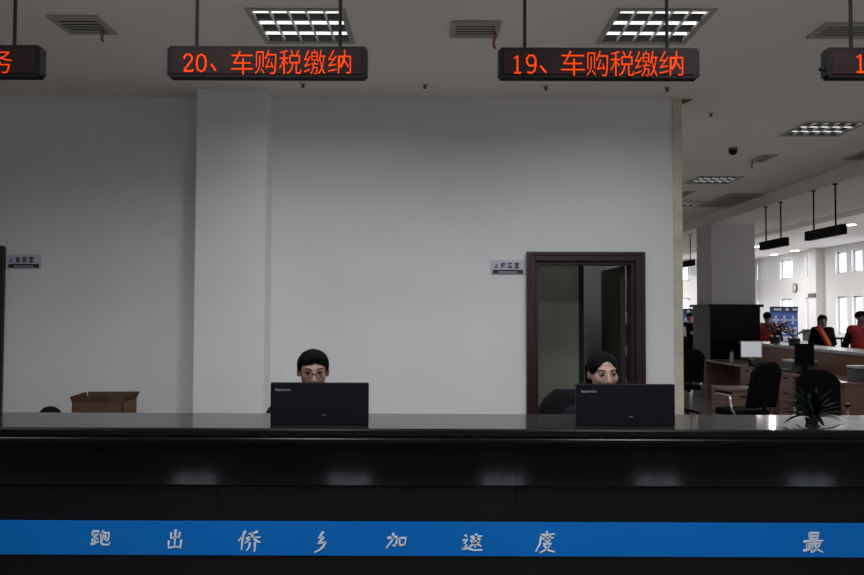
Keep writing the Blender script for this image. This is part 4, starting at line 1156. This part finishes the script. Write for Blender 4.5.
# ---------------- public hall behind
def board(x0, x1, Y, z1_, label):
    t = thing('display_board', label, 'board', ((x0+x1)/2, Y, 0), 'blue notice boards in the public hall')
    z0 = .55; w = x1-x0
    mb = MB(); mb.box(x0, x1, Y, Y+.05, z0, z1_, bev=.006); mb.build('panel', M_bblue, t)
    mb = MB(); mb.box(x0, x1, Y-.012, Y-.0005, z1_-.17, z1_); h = mb.build('header', M_bnavy, t)
    mb = MB(); mb.box(x0+w*.12, x0+w*.40, Y-.016, Y-.011, z1_-.11, z1_-.06); mb.box(x0+w*.55, x0+w*.66, Y-.016, Y-.011, z1_-.12, z1_-.05); mb.box(x0+w*.8, x0+w*.95, Y-.016, Y-.011, z1_-.11, z1_-.06); mb.build('header_mark', M_bpale, h)
    mb = MB()
    for k in range(3):
        xa = x0+w*(.06+.31*k)
        mb.box(xa, xa+w*.27, Y-.008, Y-.0005, z1_-.78, z1_-.58); mb.box(xa, xa+w*.27, Y-.008, Y-.0005, z1_-1.08, z1_-.84)
        mb.box(xa+w*.10, xa+w*.17, Y-.008, Y-.0005, z1_-.5, z1_-.26)
        mb.box(xa, xa+w*.27, Y-.008, Y-.0005, z1_-.40, z1_-.36)
    mb.build('notices', M_bpale, t)
    for x in (x0+.04, x1-.08): mb = MB(); mb.box(x, x+.04, Y+.005, Y+.045, 0, z0+.01); mb.build('leg', M_steel, t)
    for x in (x0+.04, x1-.08): mb = MB(); mb.box(x-.01, x+.05, Y-.2, Y+.25, 0, .03); mb.build('foot', M_steel, t)
Yb = 22.0
board(at(770.5, Yb), at(798, Yb), Yb, P(785, 306.5, Yb).z, 'blue notice board right of the square column, behind the red vest')
board(at(672, Yb), at(699, Yb), Yb, P(690, 308.5, Yb).z, 'blue notice board left of the square column, behind the reader')
# bench with dark rails
x, Y = at(839, 18.5), 18.5
t = thing('metal_bench', 'dark metal railed bench behind the person with the sash', 'bench', (x, Y, 0))
for s in (-.34, .30):
    mb = MB()
    mb.box(x+s, x+s+.04, Y-.22, Y-.18, 0, 1.02); mb.box(x+s, x+s+.04, Y+.2, Y+.24, 0, 1.02); mb.box(x+s, x+s+.04, Y-.22, Y+.24, .64, .68); mb.build('leg_frame', M_blackm, t)
mb = MB(); mb.box(x-.34, x+.34, Y-.22, Y+.22, .42, .46); mb.build('seat', M_blackm, t)
mb = MB(); mb.box(x-.34, x+.34, Y+.2, Y+.235, .98, 1.03); mb.box(x-.34, x+.34, Y+.2, Y+.235, .72, .77)
for k in range(1, 4): mb.box(x-.34+.17*k-.012, x-.34+.17*k+.012, Y+.205, Y+.23, .46, 1.0)
mb.build('back_rail', M_blackm, t)
# low table with a box of blue folders
x, Y = at(806, 20), 20
t = thing('side_table', 'pale table behind the leafy plants in the public hall', 'table', (x, Y, 0))
mb = MB(); mb.box(x-.5, x+.45, Y-.3, Y+.3, .86, .90, bev=.005); mb.build('table_top', M_stone, t)
for sx in (-.46, .37):
    for sy in (-.27, .23): mb = MB(); mb.box(x+sx, x+sx+.04, Y+sy, Y+sy+.04, 0, .86); mb.build('leg', M_steel, t)
t = thing('storage_box', 'blue-grey box on the pale table in the public hall', 'box', (x+.18, Y, .90))
mb = MB(); mb.box(x+.0, x+.38, Y-.2, Y+.2, .90, 1.16, bev=.008); mb.build('body', mat('blue_grey', (.10, .13, .20), .6), t)
mb = MB(); mb.box(x-.01, x+.39, Y-.21, Y+.21, 1.15, 1.19, bev=.006); mb.build('lid', M_greyp, t)
# sign on the far pilaster and wall clock
yy = (pa+pb)/2
mb = MB(); zc = P(819, 295.5, yy).z; mb.box(XR-.27, XR-.25, pa+.0, pb-.0, zc-.07, zc+.07); tag(mb.build('wall_sign', M_greyp), 'small dark sign on the far wall pilaster', 'sign')
yy = yfromx(795.5); zc = P(795.5, 288, yy).z
t = thing('wall_clock', 'round grey clock on the far wall between the windows', 'clock', (XR, yy, zc))
mb = MB(); mb.cyl((XR-.05, yy, zc), (XR, yy, zc), .17, seg=24); mb.build('case', M_greyp, t, autos=True)
mb = MB(); mb.cyl((XR-.055, yy, zc), (XR-.049, yy, zc), .14, seg=24); mb.build('dial', M_offw, t)

# ================================================================== LIGHT
wd = bpy.data.worlds.new('sky'); SC.world = wd; wd.use_nodes = True
bg = wd.node_tree.nodes['Background']; bg.inputs['Color'].default_value = (.80, .88, 1.0, 1); bg.inputs['Strength'].default_value = 2.2
def area(name, loc, rot, sx, sy, energy, col=(1, 1, 1), spread=PI):
    l = bpy.data.lights.new(name, 'AREA'); l.shape = 'RECTANGLE'; l.size = sx; l.size_y = sy; l.energy = energy; l.color = col; l.spread = spread
    o = bpy.data.objects.new(name, l); link(o); o.location = loc; o.rotation_euler = rot; return o
S = math.radians
# daylight through the windows: panels of sky light just outside the panes
for h in bw: area('daylight', ((h[0]+h[1])/2, YB-.24, (h[2]+h[3])/2), (S(90), 0, 0), h[1]-h[0], h[3]-h[2], 5, (.86, .93, 1))
for h in rw:
    area('daylight', (XR+.24, (h[0]+h[1])/2, (h[2]+h[3])/2), (0, S(90), 0), h[3]-h[2], h[1]-h[0], (16 if h[1] < 20 else 6)*(h[1]-h[0])*(h[3]-h[2]), (.9, .95, 1))
for h in fw: area('daylight', ((h[0]+h[1])/2, YF+.24, (h[2]+h[3])/2), (S(-90), 0, 0), h[1]-h[0], h[3]-h[2], 6*(h[1]-h[0])*(h[3]-h[2]), (.9, .95, 1))
# lit louvred lamps: visible ones, plus rows added out of view without fixtures
LY = LAMPS[0][1]
LIT = [(LAMPS[0][0], LY, 15), (LAMPS[1][0], LY, 18), (LAMPS[0][0], LY-2.6, 54), (LAMPS[1][0], LY-2.6, 70), (LAMPS[0][0], LY-5.2, 40), (LAMPS[1][0], LY-5.2, 52), (LAMPS[0][0]-LROW, LY-2.6, 32), (LAMPS[2][0], LAMPS[2][1], 16), (LAMPS[3][0], LAMPS[3][1], 10)]
for x, y, e_ in LIT: area('lamp_light', (x, y, CEIL-.012), (0, 0, 0), .5, .5, e_, (.935, .97, 1), S(162))
area('storeroom_fill', (1.0, 7.55, CEIL-.05), (0, 0, 0), .3, .3, 7, (.95, 1, .95))  # unseen light added to brighten the room behind the doorway
# downlights in the bright hall
for (x, y) in ((9.2, 13.5), (9.4, 18), (9.85, 22.6), (10.6, 27), (9.2, 3), (8.6, 29)):
    area('downlight_lamp', (x, y, UC-.03), (0, 0, 0), .07, .07, 120, (1, .98, .95))

SC.view_settings.view_transform = 'Standard'; SC.view_settings.look = 'None'
SC.view_settings.exposure = 0.0; SC.view_settings.gamma = 1.0; SC.view_settings.use_curve_mapping = False
